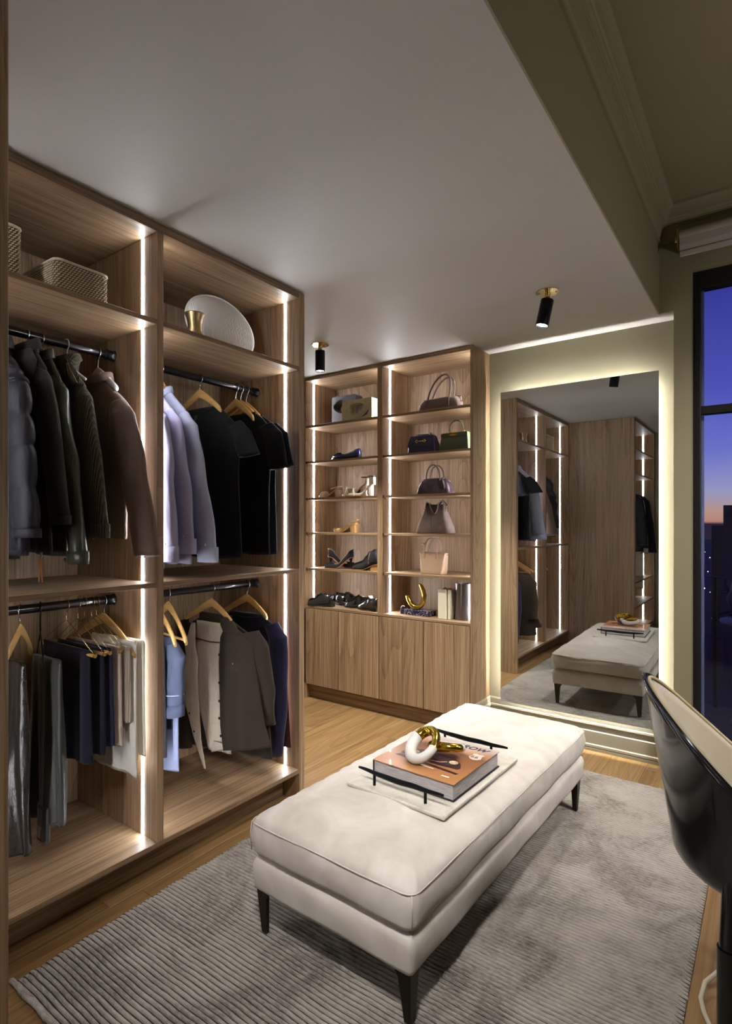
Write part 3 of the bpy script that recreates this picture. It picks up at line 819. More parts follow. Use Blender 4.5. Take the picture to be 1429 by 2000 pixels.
F_PUFF = fabric('midnight_nylon', (26, 24, 38), .62, .1, 300, .35, .15, .5)
F_CHAR = fabric('charcoal_wool', (50, 46, 43), .9, .35)
F_OLIVE = fabric('dark_olive_satin', (62, 67, 53), .34, .1, 300, .5, .12, .6)
F_KNIT = knit('dark_olive_rib', (88, 83, 64), .0075, 'x', .8, .95, .45)
F_BROWN = fabric('taupe_brown_suede', (116, 100, 90), .92, .5, 260, .2, .12)
F_LAV = fabric('lavender_cotton', (184, 182, 218), .8, .2, 600, .3, .04)
F_PALEB = fabric('pale_blue_cotton', (184, 190, 218), .8, .2, 600, .3, .04)
F_BLACKT = fabric('black_jersey', (19, 19, 22), .85, .25, 500, .12, .15)
F_NAVYT = fabric('ink_navy_jersey', (22, 22, 34), .85, .25, 500, .12, .15)
F_NAVY = fabric('navy_knit', (21, 20, 38), .9, .4, 380, .15, .18)
F_NAVY2 = fabric('navy_fleece', (28, 26, 56), .9, .6, 300, .15, .18)
F_SATIN = fabric('charcoal_satin', (40, 37, 34), .26, .1, 300, .5, .1, .7)
F_VELV = fabric('black_grey_velvet', (52, 53, 50), .5, .9, 240, .3, .25, .5)
F_OAT = knit('oatmeal_rib', (190, 176, 156), .0075, 'x', .8, .95, .6)
F_OATP = fabric('oatmeal_wool', (188, 174, 160), .95, .5, 300, .1)
F_LINEN = fabric('white_linen', (238, 234, 226), .85, .2, 700, .35, .04)
F_CREAM = fabric('cream_twill', (222, 206, 170), .8, .2, 700, .2, .05)
F_SHERPA = fabric('cream_sherpa', (218, 206, 188), 1.0, .6, 130, .9, .08)
F_DKBR = fabric('dark_brown_twill', (52, 41, 32), .9, .35, 500, .12, .12)
F_DENIM = fabric('blue_denim', (74, 82, 106), .85, .15, 420, .2, .16)
F_DENIML = fabric('light_denim', (144, 156, 192), .85, .15, 420, .2, .1)
F_DENIMB = fabric('black_denim', (44, 42, 50), .85, .15, 420, .2, .15)
F_MAROON = fabric('maroon_jersey', (66, 24, 26), .9, .3)
M_HORN = plain('pearl_button', (206, 204, 212), .25, 0, var=.05)
M_SNAP = plain('metal_snap', (150, 146, 150), .25, 1)
M_THREAD = plain('tan_leather', (150, 96, 44), .6, var=.15)
M_ZIP = plain('zip_metal', (150, 140, 110), .3, .9)

def jacket(name, label, y, mat, sh, hem_z, cuff, t, neck_z=1.965, hemx=None, seed=1, cat='jacket', group=None, quilt=None, colr=None, amp=.006,
           sleeve_r=(.062, .024), cuffmat=None, xl_off=.0, cuffh=.03, body_dx=0, left=True, collar_args=None, wr=.05, skey=None):
    """sh=(dx, z) shoulder tip; cuff=(x, z)"""
    root = thing(name, label, cat, (RX, y, hem_z), 0, group)
    sx_, sz = sh; hx_ = hemx if hemx is not None else sx_
    m = MB()
    rows = [(neck_z, RX - .055, RX + .055, t * .9, y), (neck_z - .03, RX - .085, RX + .085, t, y),
            (sz + .02, RX - sx_ * .82, RX + sx_ * .82, t, y), (sz - .05, RX - sx_ * .98, RX + sx_ * .98, t, y), (sz - .25, RX - hx_, RX + hx_, t, y),
            (hem_z, RX - hx_ + xl_off, RX + hx_ + body_dx, t * .9, y)]
    cloth(m, rows, seed=seed, amp1=amp, quilt=quilt)
    b = m.build('body', mat, root, smooth=True)
    for s_ in ((1, -1) if left else (1,)):
        cx_ = RX + s_ * (cuff[0] - RX); x0 = RX + s_ * (sx_ - sleeve_r[0] * .75)
        m = MB(); mid = (lerp(x0, cx_, .45) + s_ * .012, y - .004, lerp(sz, cuff[1], .48), sleeve_r[0] * .98, sleeve_r[1])
        path = [(x0 - s_ * .03, y, sz + .012, sleeve_r[0] * .55, sleeve_r[1] * .7), (x0, y - .002, sz - .045, sleeve_r[0] * 1.0, sleeve_r[1] * 1.1), mid,
                (cx_, y, cuff[1], sleeve_r[0] * .86, sleeve_r[1] * .9)]
        if quilt: wr = .02
        sl = sleeve(m, path, seed=seed + (s_ > 0), wr=wr, N=64 if quilt else 26, quilt=6 if quilt else 0).build('sleeve', mat, root, smooth=True)
        if cuffh: band((cx_, y, cuff[1] + cuffh * .5), sleeve_r[0] * .86, sleeve_r[1] * .9, cuffh).build('cuff', cuffmat or mat, sl, smooth=True)
    if collar_args is not False:
        ca = dict(w=.062, d=max(.018, t * 1.05), h=.045); ca.update(collar_args or {})
        collar(RX, y, neck_z - .012, **ca).build('collar', colr or mat, root, smooth=True)
    return root

G1 = 'garments on the upper left rail'
# --- bay 1, upper rail
jk = jacket('puffer_jacket', 'midnight blue quilted puffer jacket, leftmost on the upper left rail', .845, F_PUFF, (.20, 1.86), 1.262, (-1.955, 1.33), .036, neck_z=1.96, hemx=.235, seed=3, quilt=.088, sleeve_r=(.07, .036), group=G1, collar_args=dict(h=.06, w=.07))
band((RX, .845, 1.275), .232, .034, .018, n=48, flare=.96).build('hem_band', F_PUFF, jk, smooth=True)
jk = jacket('wool_jacket', 'charcoal hooded jacket beside the quilted puffer jacket', .946, F_CHAR, (.165, 1.885), 1.255, (-1.945, 1.372), .020, neck_z=1.985, hemx=.19, seed=5, sleeve_r=(.058, .026), group=G1, collar_args=dict(h=.05, w=.075))
m = MB(); cloth(m, [(1.975, RX - .09, RX + .08, .012, .925), (1.93, RX - .12, RX + .12, .018, .92), (1.82, RX - .09, RX + .1, .012, .922)], amp1=.004, N=14, seed=4)
m.build('hood', F_CHAR, jk, smooth=True)
m = MB().tube([(-2.015, .918, 1.262), (-2.012, .914, 1.245)], .004, 8)
zp = m.build('zip_pull', M_ZIP, jk, auto=40)
for dx in (-.012, .012): MB().box(-.004, -.001, -.085, .004, .001, 0, mat=Matrix.Translation((-2.012, .913, 1.247)) @ Matrix.Rotation(dx * 12, 4, 'Y')).build('leather_cord', M_THREAD, zp)
jk = jacket('satin_bomber', 'dark olive satin jacket with creased sleeve and snap cuff', .999, F_OLIVE, (.155, 1.868), 1.25, (-1.932, 1.245), .018, neck_z=1.97, hemx=.175, seed=8, sleeve_r=(.056, .027), group=G1, cuffh=.045, wr=.09)
buttons([(-1.958, .968, 1.237)], M_SNAP, jk, .007, 'snap')
jk = jacket('ribbed_cardigan', 'dark olive ribbed zip cardigan with standing collar on white wire hook', 1.087, F_KNIT, (.155, 1.858), 1.30, (-1.968, 1.335), .024, neck_z=1.94, hemx=.18, seed=11, sleeve_r=(.072, .030), group=G1, cuffh=.05, wr=.02, collar_args=dict(h=.08, w=.060, fold=.15, d=.03, thick=.005))
m = MB(); cloth(m, [(1.955, RX + .05, RX + .09, .006, 1.062), (1.91, RX + .07, RX + .145, .006, 1.055), (1.868, RX + .10, RX + .160, .006, 1.055)], n=20, N=10, amp1=.001, seed=2); m.build('collar_flap', F_KNIT, jk, smooth=True)
MB().tube([(RX + .055, 1.056, 1.985), (RX + .10, 1.05, 1.93), (RX + .160, 1.046, 1.868)], .0016, 6).build('zip', M_ZIP, jk, smooth=True)
jk = jacket('suede_overshirt', 'taupe brown suede overshirt on white hanger, rightmost on the upper left rail', 1.212, F_BROWN, (.225, 1.812), 1.305, (-1.853, 1.245), .026, neck_z=1.935, hemx=.20, seed=14, sleeve_r=(.072, .034), group=G1, cuffh=0, wr=.05, collar_args=dict(h=.04, w=.07, d=.034))
m = MB(); m.tube(circle((-1.853, 1.212, 1.243), 1, 4)[:0] or [(-1.853 + .064 * math.cos(a), 1.212 + .031 * math.sin(a), 1.240 + .006 * math.cos(a)) for a in [i * .3 for i in range(21)]], .0012, 5)
m.build('cuff_stitch', F_OATP, jk)
wood_hanger((RX, .946, RT), 0, 'pale wooden hanger inside the charcoal hooded jacket', .10, hk=.020, drop=.125)
wood_hanger((RX, .997, RT), 0, 'pale wooden hanger inside the olive satin jacket', .10, hk=.024, drop=.125)
h = thing('wire_hook_hanger', 'slim hanger with a white wire hook inside the ribbed cardigan', 'hanger', (RX, 1.087, RT))
MB().tube(hook_pts(-.10, .0035, .0215), .002, 8).build('hook', M_WHITEP, h, smooth=True, local=True)
MB().tube([(-.14, 0, -.17), (-.05, 0, -.12), (0, 0, -.10), (.05, 0, -.12), (.14, 0, -.17)], .005, 10).build('shoulder_bar', M_WHITEP, h, smooth=True, local=True)
h = thing('white_hanger', 'white plastic hanger inside the taupe suede overshirt', 'hanger', (RX, 1.212, RT))
MB().tube(hook_pts(-.085, .0035, .0215), .002, 8).build('hook', M_STEEL, h, smooth=True, local=True)
R_ = []
for i in range(21):
    s_ = -1 + i / 10; R_.append([(s_ * .135, .008 * math.cos(q), -.098 - .08 * abs(s_) ** 1.2 + lerp(.024, .012, abs(s_)) * math.sin(q)) for q in [2 * PI * j / 12 for j in range(12)]])
MB().loft(R_).build('shoulder_bar', M_WHITEP, h, smooth=True, local=True)
wood_hanger((RX, .845, RT), 0, 'pale wooden hanger inside the midnight puffer jacket', .10, hk=.026, drop=.125)

# --- bay 2, upper rail
G2 = 'shirts on the upper right rail'
def shirt(label, y, mat, hemz, cuff, seed, sh=(.215, 1.815), group=G2, dx=0, name='button_shirt', t=.020):
    jk = jacket(name, label, y, mat, sh, hemz, cuff, t, neck_z=1.945, hemx=.225, seed=seed, cat='shirt', sleeve_r=(.062, .026), group=group, cuffh=.062, amp=.009, wr=.07, body_dx=dx, collar_args=dict(h=.032, w=.058, d=.026, point=.01))
    buttons([(cuff[0] - .03, y - .026, cuff[1] + .0), (cuff[0] + .02, y - .028, cuff[1] + .04)], M_HORN, jk, .005)
    return jk
shirt('lavender cotton shirt nearest the divider on the upper right rail', 1.372, F_LAV, 1.185, (-1.955, 1.24), 21)
shirt('second lavender shirt, behind the one nearest the divider', 1.432, F_LAV, 1.20, (-1.925, 1.27), 24)
s_ = shirt('pale blue shirt with long cuffs, next to the black T-shirts', 1.498, F_PALEB, 1.195, (-1.872, 1.235), 27, sh=(.225, 1.81))
def tshirt(label, y, mat, neck_z, sh, sl, hemz, seed, t=.016, twist=0, neckw=.125):
    root = thing('t_shirt', label, 'T-shirt', (RX, y, hemz), 0, G2)
    m = MB(); w = sh[0] - .045
    cloth(m, [(neck_z, RX - neckw, RX + neckw, t * .7, y), (neck_z - .03, RX - neckw - .05, RX + neckw + .05, t, y), (sh[1] - .02, RX - sh[0] * .86, RX + sh[0] * .86, t * 1.1, y),
              (sh[1] - .10, RX - w, RX + w, t * 1.2, y), (sl[1] - .08, RX - w + .01, RX + w - .01, t, y), (hemz, RX - w, RX + w + .0, t, y)], seed=seed, amp1=.007, k=22, twist=twist)
    m.build('body', mat, root, smooth=True)
    for s_ in (1, -1):
        m = MB(); sleeve(m, [(RX + s_ * (sh[0] - .085), y, sh[1] + .004, .045, t), (RX + s_ * (sh[0] - .03), y - .003, sh[1] - .05, .056, t * 1.2), (RX + s_ * (sl[0] - .062), y - .006, sl[1] + .0, .062, t * 1.25)], N=14, wr=.03, seed=seed)
        m.build('sleeve', mat, root, smooth=True)
    n = 36; m = MB()
    m.tube([(RX + neckw * math.cos(a), y + t * .9 * math.sin(a), neck_z + .001 - .030 * max(0, -math.sin(a)) ** .7 * (1 - .3 * abs(math.cos(a)))) for a in [2 * PI * i / n for i in range(n)]], .0048, 8, closed=True)
    m.build('neck_rib', mat, root, smooth=True)
    return root
t_ = tshirt('black T-shirt facing out on a wide wooden hanger', 1.705, F_BLACKT, 1.898, (.325, 1.80), (.405, 1.655), 1.205, 31)
MB().box(RX - .016, 1.687, 1.842, RX + .008, 1.6885, 1.872).build('neck_label', plain('grey_label', (70, 68, 74), .7), t_)
tshirt('second black T-shirt, behind the one facing out', 1.935, F_BLACKT, 1.905, (.285, 1.83), (.355, 1.62), 1.215, 34, twist=.0)
tshirt('ink navy T-shirt, last on the upper right rail', 1.985, F_NAVYT, 1.90, (.27, 1.835), (.345, 1.63), 1.21, 37)
wood_hanger((RX, 1.705, RT), .04, 'pale wooden hanger showing above the neck of the outward black T-shirt', .165, hk=.046, drop=.088, th=.014)
wood_hanger((RX, 1.925, RT), .0, 'pale wooden hanger in the second black T-shirt', .15, hk=.050, drop=.09)
wood_hanger((RX, 1.958, RT), .0, 'empty pale wooden hanger between the last two T-shirts', .15, hk=.050, drop=.09, bar=True)
wood_hanger((RX, 1.995, RT), -.0, 'pale wooden hanger in the ink navy T-shirt', .145, hk=.054, drop=.09)
for y, l in ((1.372, 'pale wooden hanger in the first lavender shirt'), (1.432, 'pale wooden hanger in the second lavender shirt'), (1.498, 'pale wooden hanger in the pale blue shirt')):
    wood_hanger((RX, y, RT), 0, l, .10, hk=.035, drop=.12)

# --- bay 1, lower rail
RL = 1.0685
def draped(name, label, y, zb, x0, x1, lf, t, mat, seed, group=None, amp=.006, cat='trousers', dx=0, k=40, lb=None, t1=None, twist=0):
    """folded over a bar at height zb: two layers down each side"""
    root = thing(name, label, cat, ((x0 + x1) / 2, y, zb - lf), 0, group); t1 = t1 or t
    m = MB(); cloth(m, [(zb + .012, x0 + .004, x1 - .004, .004, y), (zb + .008, x0 + .001, x1 - .001, .0085, y), (zb - .006, x0, x1, .0115, y), (zb - .12, x0 - .002, x1 + .002, t, y), (zb - lf, x0 - .006 + dx, x1 + .006 + dx, t1, y)], seed=seed, amp0=.0, amp1=amp, k=k, twist=twist)
    m.build('folded_cloth', mat, root, smooth=True)
    return root
ga = 'trousers on the lower left rail'
# charcoal satin trousers on a turned wooden hanger
HY = math.radians(-38)
wood_hanger((RX, .925, RL), HY, 'honey wooden hanger turned towards the room, at the left of the lower rail', .21, hk=.044, drop=.118, bar=False)
def satin(label, y, x0, x1, zt, zb, mat, seed, t=.024, amp=.016, k=58, name='satin_trousers'):
    root = thing(name, label, 'trousers', ((x0 + x1) / 2, y, zb), 0, ga)
    m = MB(); cloth(m, [(zt, x0 + .01, x1 - .01, .012, y), (zt - .04, x0 + .006, x1 - .006, t * .7, y), (zt - .3, x0, x1, t, y), (zb, x0 + .012, x1 - .006, t, y)], seed=seed, amp0=.002, amp1=amp, k=k, N=56, n=96)
    m.build('legs', mat, root, smooth=True)
    return root
t_ = satin('charcoal satin trousers hanging long at the left of the lower rail', .900, -2.345, -2.085, .878, .215, F_SATIN, 41)
m = MB(); cloth(m, [(.82, -2.345, -2.28, .01, .878), (.5, -2.34, -2.245, .018, .872), (.185, -2.32, -2.225, .014, .872)], seed=3, n=28, amp1=.004); m.build('front_leg', F_PUFF, t_, smooth=True)
h = thing('black_hanger', 'black triangular wire hanger with trousers over its bar', 'hanger', (RX, .993, RL), math.radians(-20))
MB().tube(hook_pts(-.075, .0035, .0215), .0028, 8).build('hook', M_BLACKM, h, smooth=True, local=True)
MB().tube([(0, 0, -.075), (0, 0, -.105), (-.12, 0, -.195), (-.125, 0, -.21), (.12, 0, -.215), (.128, 0, -.205), (.125, 0, -.19), (0, 0, -.105)], .0030, 8).build('frame', M_BLACKM, h, smooth=True, local=True)
t_ = satin('grey-black velvet trousers over the black hanger', 1.008, -2.285, -2.055, .868, .275, F_VELV, 44, t=.022, amp=.011, k=52, name='velvet_trousers')
MB().box(-2.165, .972, .225, -2.125, .974, .268).build('paper_tag', plain('white_paper_tag', (206, 204, 200), .7), t_)
m = MB(); cloth(m, [(.34, -2.185, -2.105, .012, .985), (.215, -2.185, -2.10, .012, .985)], seed=3, n=28, amp1=.002, N=10); m.build('turned_hem', F_VELV, t_, smooth=True)
gk = 'knitwear folded over gold wire hangers'
defs = [(1.088, 'sweater', 'navy sweater folded over the first gold wire hanger', F_NAVY, .405, -2.372, -2.020, 51, .017),
        (1.132, 'sweater', 'navy sweater folded over the second gold wire hanger', F_NAVY, .375, -2.350, -2.005, 53, .015),
        (1.158, 'sweater', 'brighter navy fleece sweater folded in the middle of the wire hangers', F_NAVY2, .350, -2.335, -1.995, 55, .011),
        (1.186, 'sweater', 'oatmeal sweater folded beside the navy ones', F_OATP, .36, -2.330, -1.985, 57, .014),
        (1.210, 'sweater', 'ribbed oatmeal sweater folded in front of the white trousers', F_OAT, .27, -2.15, -1.955, 59, .013)]
for y, nm, lb, mt, ln, x0, x1, sd, t in defs:
    draped(nm, lb, y, .886, x0, x1, ln, t, mt, sd, gk, amp=.005, cat='sweater', k=60)
for y, l, yw in ((1.088, 'gold wire hanger with wooden bar, leftmost of five', .0), (1.132, 'gold wire hanger with wooden bar, second of five', -.04), (1.158, 'gold wire hanger with wooden bar, middle one of five', -.06), (1.186, 'gold wire hanger with wooden bar, fourth of five', 0), (1.206, 'gold wire hanger with wooden bar, rightmost of five', 0)):
    wire_hanger((RX, y, RL), yw, l, hw=.205, zb=-.186, group='gold wire hangers', rb_=.0062)
t_ = draped('linen_trousers', 'white linen trousers with pressed hem, on the lower left rail', 1.226, .905, -2.262, -1.945, .50, .010, F_LINEN, 61, ga, amp=.005, k=26)
draped('cream_trousers', 'cream trousers hanging behind the white linen ones', 1.240, .905, -2.20, -1.965, .44, .007, F_CREAM, 64, ga, amp=.003, k=26)
draped('white_trousers', 'short-folded white trousers nearest the wardrobe divider', 1.253, .905, -2.06, -1.935, .425, .007, F_LINEN, 66, ga, amp=.003, k=26)
wood_hanger((RX, 1.236, RL), .02, 'large honey wooden hanger with bar holding the white trousers', .245, hk=.044, drop=.105, bar=True, th=.018)

# --- bay 2, lower rail
G4 = 'jackets on the lower right rail'
# brown jacket hung open with sherpa lining
y = 1.785
oj = thing('lined_jacket', 'dark brown jacket hung open to show its cream sherpa lining', 'jacket', (RX, y, .3), 0, G4)
m = MB(); cloth(m, [(.905, RX - .105, RX + .105, .008, y + .02), (.88, RX - .16, RX + .16, .012, y + .02), (.83, RX - .28, RX + .29, .014, y + .02), (.70, RX - .31, RX + .33, .014, y + .02), (.40, RX - .28, RX + .37, .014, y + .02), (.285, RX - .20, RX + .38, .012, y + .02)], seed=71, amp1=.004, droop=.10)
m.build('back', F_DKBR, oj, smooth=True)
m = MB(); cloth(m, [(.885, RX - .125, RX + .10, .006, y), (.80, RX - .13, RX + .09, .008, y - .004), (.62, RX - .14, RX + .08, .008, y - .004), (.45, RX - .10, RX + .09, .008, y), (.275, RX - .035, RX + .125, .006, y)], seed=72, amp1=.006, k=30, zwob=.003)
ln_ = m.build('sherpa_lining', F_SHERPA, oj, smooth=True)
MB().tube([(RX - .115, y - .016, .80), (RX - .0, y - .018, .795), (RX + .07, y - .016, .80)], .0028, 6).build('lining_seam', F_DKBR, ln_)
m = MB(); cloth(m, [(.875, RX - .135, RX - .105, .006, y - .022), (.76, RX - .185, RX - .10, .007, y - .026), (.70, RX - .165, RX - .075, .007, y - .030), (.62, RX - .205, RX - .075, .007, y - .034), (.5, RX - .175, RX - .055, .007, y - .04), (.33, RX - .085, RX - .035, .006, y - .045), (.20, RX - .008, RX + .006, .004, y - .05)], seed=73, n=30, amp1=.001, zwob=0, hem=False)
lp = m.build('turned_out_front', F_SHERPA, oj, smooth=True)
buttons([(RX - .185, y - .0425, .605), (RX - .155, y - .0455, .53), (RX - .115, y - .0505, .44), (RX - .075, y - .053, .36)], M_BLACK, lp, .005, 'snap_socket')
m = MB(); cloth(m, [(.875, RX + .105, RX + .19, .008, y - .02), (.83, RX + .08, RX + .30, .013, y - .022), (.72, RX + .075, RX + .325, .014, y - .026), (.45, RX + .09, RX + .375, .014, y - .028), (.345, RX + .11, RX + .415, .012, y - .028)], seed=74, amp1=.003, droop=.28, zwob=.002)
fr = m.build('front_panel', F_DKBR, oj, smooth=True)
m = MB(); cloth(m, [(.355 - .03, RX + .02, RX + .20, .004, y - .012), (.300, RX + .0, RX + .19, .004, y - .012)], seed=75, n=30, N=6, amp1=.001, droop=.35)
m.build('lining_edge', F_SHERPA, oj, smooth=True)
buttons([(RX + .095, y - .042, z) for z in (.75, .62, .535, .455)] + [(RX + .106, y - .042, .375), (RX + .185, y - .042, .722)], M_SNAP, fr, .0065, 'snap')
m = MB(); cloth(m, [(.735, RX + .135, RX + .27, .004, y - .037), (.70, RX + .135, RX + .27, .005, y - .038), (.690, RX + .15, RX + .255, .004, y - .038)], seed=1, n=26, N=6, amp1=0, zwob=0, hem=False); m.build('pocket_flap', F_DKBR, fr, smooth=True)
m = MB(); sleeve(m, [(RX + .26, y, .868, .05, .02), (RX + .315, y, .80, .055, .03), (RX + .34, y + .01, .62, .055, .03), (RX + .34, y + .02, .46, .05, .028)], seed=5); m.build('sleeve', F_DKBR, oj, smooth=True)
m = MB(); sleeve(m, [(RX - .26, y + .02, .868, .04, .02), (RX - .255, y + .02, .80, .05, .025), (RX - .25, y + .0, .5, .055, .03), (RX - .23, y - .0, .235, .055, .03)], seed=6); m.build('sleeve', F_DKBR, oj, smooth=True)
m = MB(); cloth(m, [(.925, RX + .095, RX + .13, .010, y - .01), (.89, RX + .085, RX + .195, .008, y - .028), (.855, RX + .12, RX + .225, .005, y - .038)], seed=3, n=26, N=12, amp1=.0, zwob=0, hem=False); m.build('collar', F_DKBR, oj, smooth=True)
m = MB(); cloth(m, [(.925, RX - .13, RX + .11, .006, y + .022), (.88, RX - .125, RX + .10, .006, y + .012)], seed=3, n=30, N=6, amp1=.0, zwob=0, hem=False); m.build('collar', F_DKBR, oj, smooth=True)
wood_hanger((RX - .005, y - .004, RL), .03, 'honey wooden hanger holding the open brown jacket', .165, hk=.044, drop=.075, th=.015)
jk = thing('sweatshirt', 'navy sweatshirt behind the brown jacket on the lower right rail', 'sweatshirt', (RX, 2.0, .22), 0, G4)
m = MB(); cloth(m, [(.905, RX - .11, RX + .11, .012, 2.0), (.875, RX - .17, RX + .17, .014, 2.0), (.84, RX - .22, RX + .225, .016, 2.0), (.7, RX - .24, RX + .235, .016, 2.0), (.30, RX - .24, RX + .22, .016, 2.0)], seed=81, amp1=.006); m.build('body', F_NAVY, jk, smooth=True)
m = MB(); sleeve(m, [(RX + .185, 1.99, .868, .045, .02), (RX + .235, 1.985, .80, .055, .03), (RX + .25, 1.98, .55, .052, .03), (RX + .225, 1.98, .235, .042, .028)], seed=8); m.build('sleeve', F_NAVY2, jk, smooth=True)
m = MB(); m.tube([(RX + .115 * math.cos(a), 2.0 + .016 * math.sin(a), .902 - .02 * max(0, -math.sin(a))) for a in [2 * PI * i / 30 for i in range(30)]], .006, 8, closed=True); m.build('neck_rib', F_NAVY, jk, smooth=True)
jk = thing('maroon_top', 'thin maroon top squeezed against the wardrobe end panel', 'top', (RX, 2.043, .25), 0, G4)
m = MB(); cloth(m, [(.86, RX - .1, RX + .1, .008, 2.045), (.8, RX - .2, RX + .22, .01, 2.045), (.26, RX - .2, RX + .262, .009, 2.045)], seed=83, amp1=.002); m.build('body', F_MAROON, jk, smooth=True)
wood_hanger((RX, 2.0, RL), 0, 'pale wooden hanger in the navy sweatshirt', .165, hk=.044, drop=.075)
jk = thing('denim_jacket', 'blue denim jacket with rolled cuff at the left of the lower right rail', 'jacket', (RX, 1.49, .27), 0, G4)
m = MB(); cloth(m, [(.87, RX - .12, RX + .10, .010, 1.492), (.83, RX - .17, RX + .15, .014, 1.492), (.7, RX - .18, RX + .13, .014, 1.492), (.55, RX - .18, RX + .12, .012, 1.492)], seed=85, amp1=.004); m.build('body', F_DENIM, jk, smooth=True)
m = MB(); sl = sleeve(m, [(RX + .09, 1.485, .845, .04, .02), (RX + .135, 1.48, .79, .052, .028), (RX + .130, 1.48, .66, .046, .03), (RX + .125, 1.48, .56, .045, .03)], seed=9).build('sleeve', F_DENIM, jk, smooth=True)
band((RX + .122, 1.48, .590), .048, .032, .05, skew=.01).build('cuff', F_DENIM, sl, smooth=True)
m = MB(); m.tube([(RX + .122 + .052 * math.cos(a), 1.48 + .035 * math.sin(a), .636 + .006 * math.cos(a)) for a in [2 * PI * i / 24 for i in range(24)]], .0022, 5, closed=True); m.build('sleeve_seam', F_DENIML, sl)
draped('light_jeans', 'light blue jeans, hems showing under the denim jacket', 1.505, .84, -2.30, -2.085, .545, .014, F_DENIML, 87, G4, amp=.004, k=30)
draped('black_jeans', 'black denim jeans at the left of the lower right rail', 1.435, .84, -2.30, -2.075, .465, .016, F_DENIMB, 89, G4, amp=.006, k=40, t1=.02)
wood_hanger((RX, 1.41, RL), -.35, 'honey wooden hanger, lowest of three beside the divider', .20, hk=.044, drop=.11)
wood_hanger((RX, 1.535, RL), -.18, 'pale wooden hanger with bar above the denim jacket', .215, hk=.030, drop=.120, bar=True)
wood_hanger((RX, 1.482, RL), -.12, 'honey wooden hanger tip poking from the denim jacket shoulder', .19, hk=.044, drop=.11)

# --- wardrobe 3 garments (seen in the mirror)
R3X = -1.5; RT3 = 1.8665
def jacket3(label, y, mat, sh, hemz, cuff, seed, t=.024, **k):
    global RX
    old = RX; RX = R3X
    j = jacket('hanging_jacket', label, y, mat, sh, hemz, cuff, t, neck_z=1.77, seed=seed, group='garments round the corner seen in the mirror', **k); RX = old
    return j
jacket3('black fleece jacket seen in the mirror, nearest the end panel', -.33, F_BLACKT, (.2, 1.68), 1.05, (-1.275, 1.10), 91, sleeve_r=(.06, .034), hemx=.22)
jacket3('black jacket seen in the mirror, second round the corner', -.46, F_BLACKT, (.2, 1.68), 1.02, (-1.28, 1.08), 93, sleeve_r=(.06, .034), hemx=.22)
jacket3('beige long coat seen in the mirror between dark jackets', -.56, F_OATP, (.19, 1.68), .56, (-1.29, 1.0), 95, sleeve_r=(.055, .03), hemx=.20, cuffh=0)
jacket3('navy jacket seen in the mirror, furthest round the corner', -.66, F_NAVYT, (.23, 1.68), 1.0, (-1.225, 1.02), 97, sleeve_r=(.06, .034), hemx=.25)
for k_, y_ in enumerate((-.33, -.46, -.56, -.66)):
    wood_hanger((R3X, y_, RT3), 0, 'pale wooden hanger in the %s seen round the corner in the mirror' % ('black fleece jacket', 'second black jacket', 'beige coat', 'navy jacket')[k_], .13, hk=.03, drop=.11)

# ================================================================== TOP SHELF ITEMS
def basket(label, x0, y0, x1, y1, z0, h):
    t = thing('woven_basket', label, 'basket', ((x0 + x1) / 2, (y0 + y1) / 2, z0), 0, 'woven baskets on the top shelf')
    # open weave: crossing diagonal cords on four walls
    hx, hy = (x1 - x0) / 2, (y1 - y0) / 2; cx_, cy_ = (x0 + x1) / 2, (y0 + y1) / 2; z0 = z0 + .001
    MB().loft([[(cx_ + a, cy_ + b, z0 + dz) for a, b in rrect(hx - ins, hy - ins, .02, 4)] for ins, dz in ((.004, 0), (.004, h - .006), (.009, h - .006), (.009, .006))], True, True).build('inner_lining', M_CORDIN, t)
    per = rrect(hx, hy, .022, 5); P_ = []; 
    for i in range(len(per)):
        a, b = Vector(per[i]), Vector(per[(i + 1) % len(per)]); k = max(1, int((b - a).length / .0055))
        for q in range(k): P_.append(a.lerp(b, q / k))
    n = len(P_); pitch = .0078; rows = int(h / pitch)
    m = MB()
    for r_ in range(rows):
        z = z0 + .004 + r_ * pitch
        for i in range(0, n, 2):
            p = P_[(i + (r_ % 2)) % n]; q = P_[(i + (r_ % 2) + 1) % n]; d = (q - p)
            if d.length < 1e-6: continue
            d.normalize(); nn = Vector((d.y, -d.x)); c = p.lerp(q, .5)
            w_ = .0042; hh = .0036; o = .003
            base = len(m.v)
            for (u, v, e) in ((-w_, -hh, 0), (w_, -hh * .2, 0), (w_, hh, 0), (-w_, hh * .2, 0), (0, 0, o)):
                m.v.append((cx_ + c.x + d.x * u + nn.x * e, cy_ + c.y + d.y * u + nn.y * e, z + v))
            for f in ((0, 1, 4), (1, 2, 4), (2, 3, 4), (3, 0, 4)): m.f.append(tuple(base + x for x in f)); m.m.append(0)
    w = m.build('weave', M_CORD, t); w['kind'] = 'stuff'
    for zz in (z0 + h - .002, z0 + .006):
        MB().tube([(cx_ + p.x, cy_ + p.y, zz) for p in P_[::2]], .0048, 6, closed=True).build('rim' if zz > z0 + .05 else 'base_rim', M_CORD, t, smooth=True)
    return t
basket('low woven cream basket on the top shelf, right of the taller one', -2.215, .930, -1.945, 1.118, zt1, .118)
basket('tall woven cream basket on the top shelf, cut off by the left panel', -2.33, .60, -2.02, .86, zt1, .205)

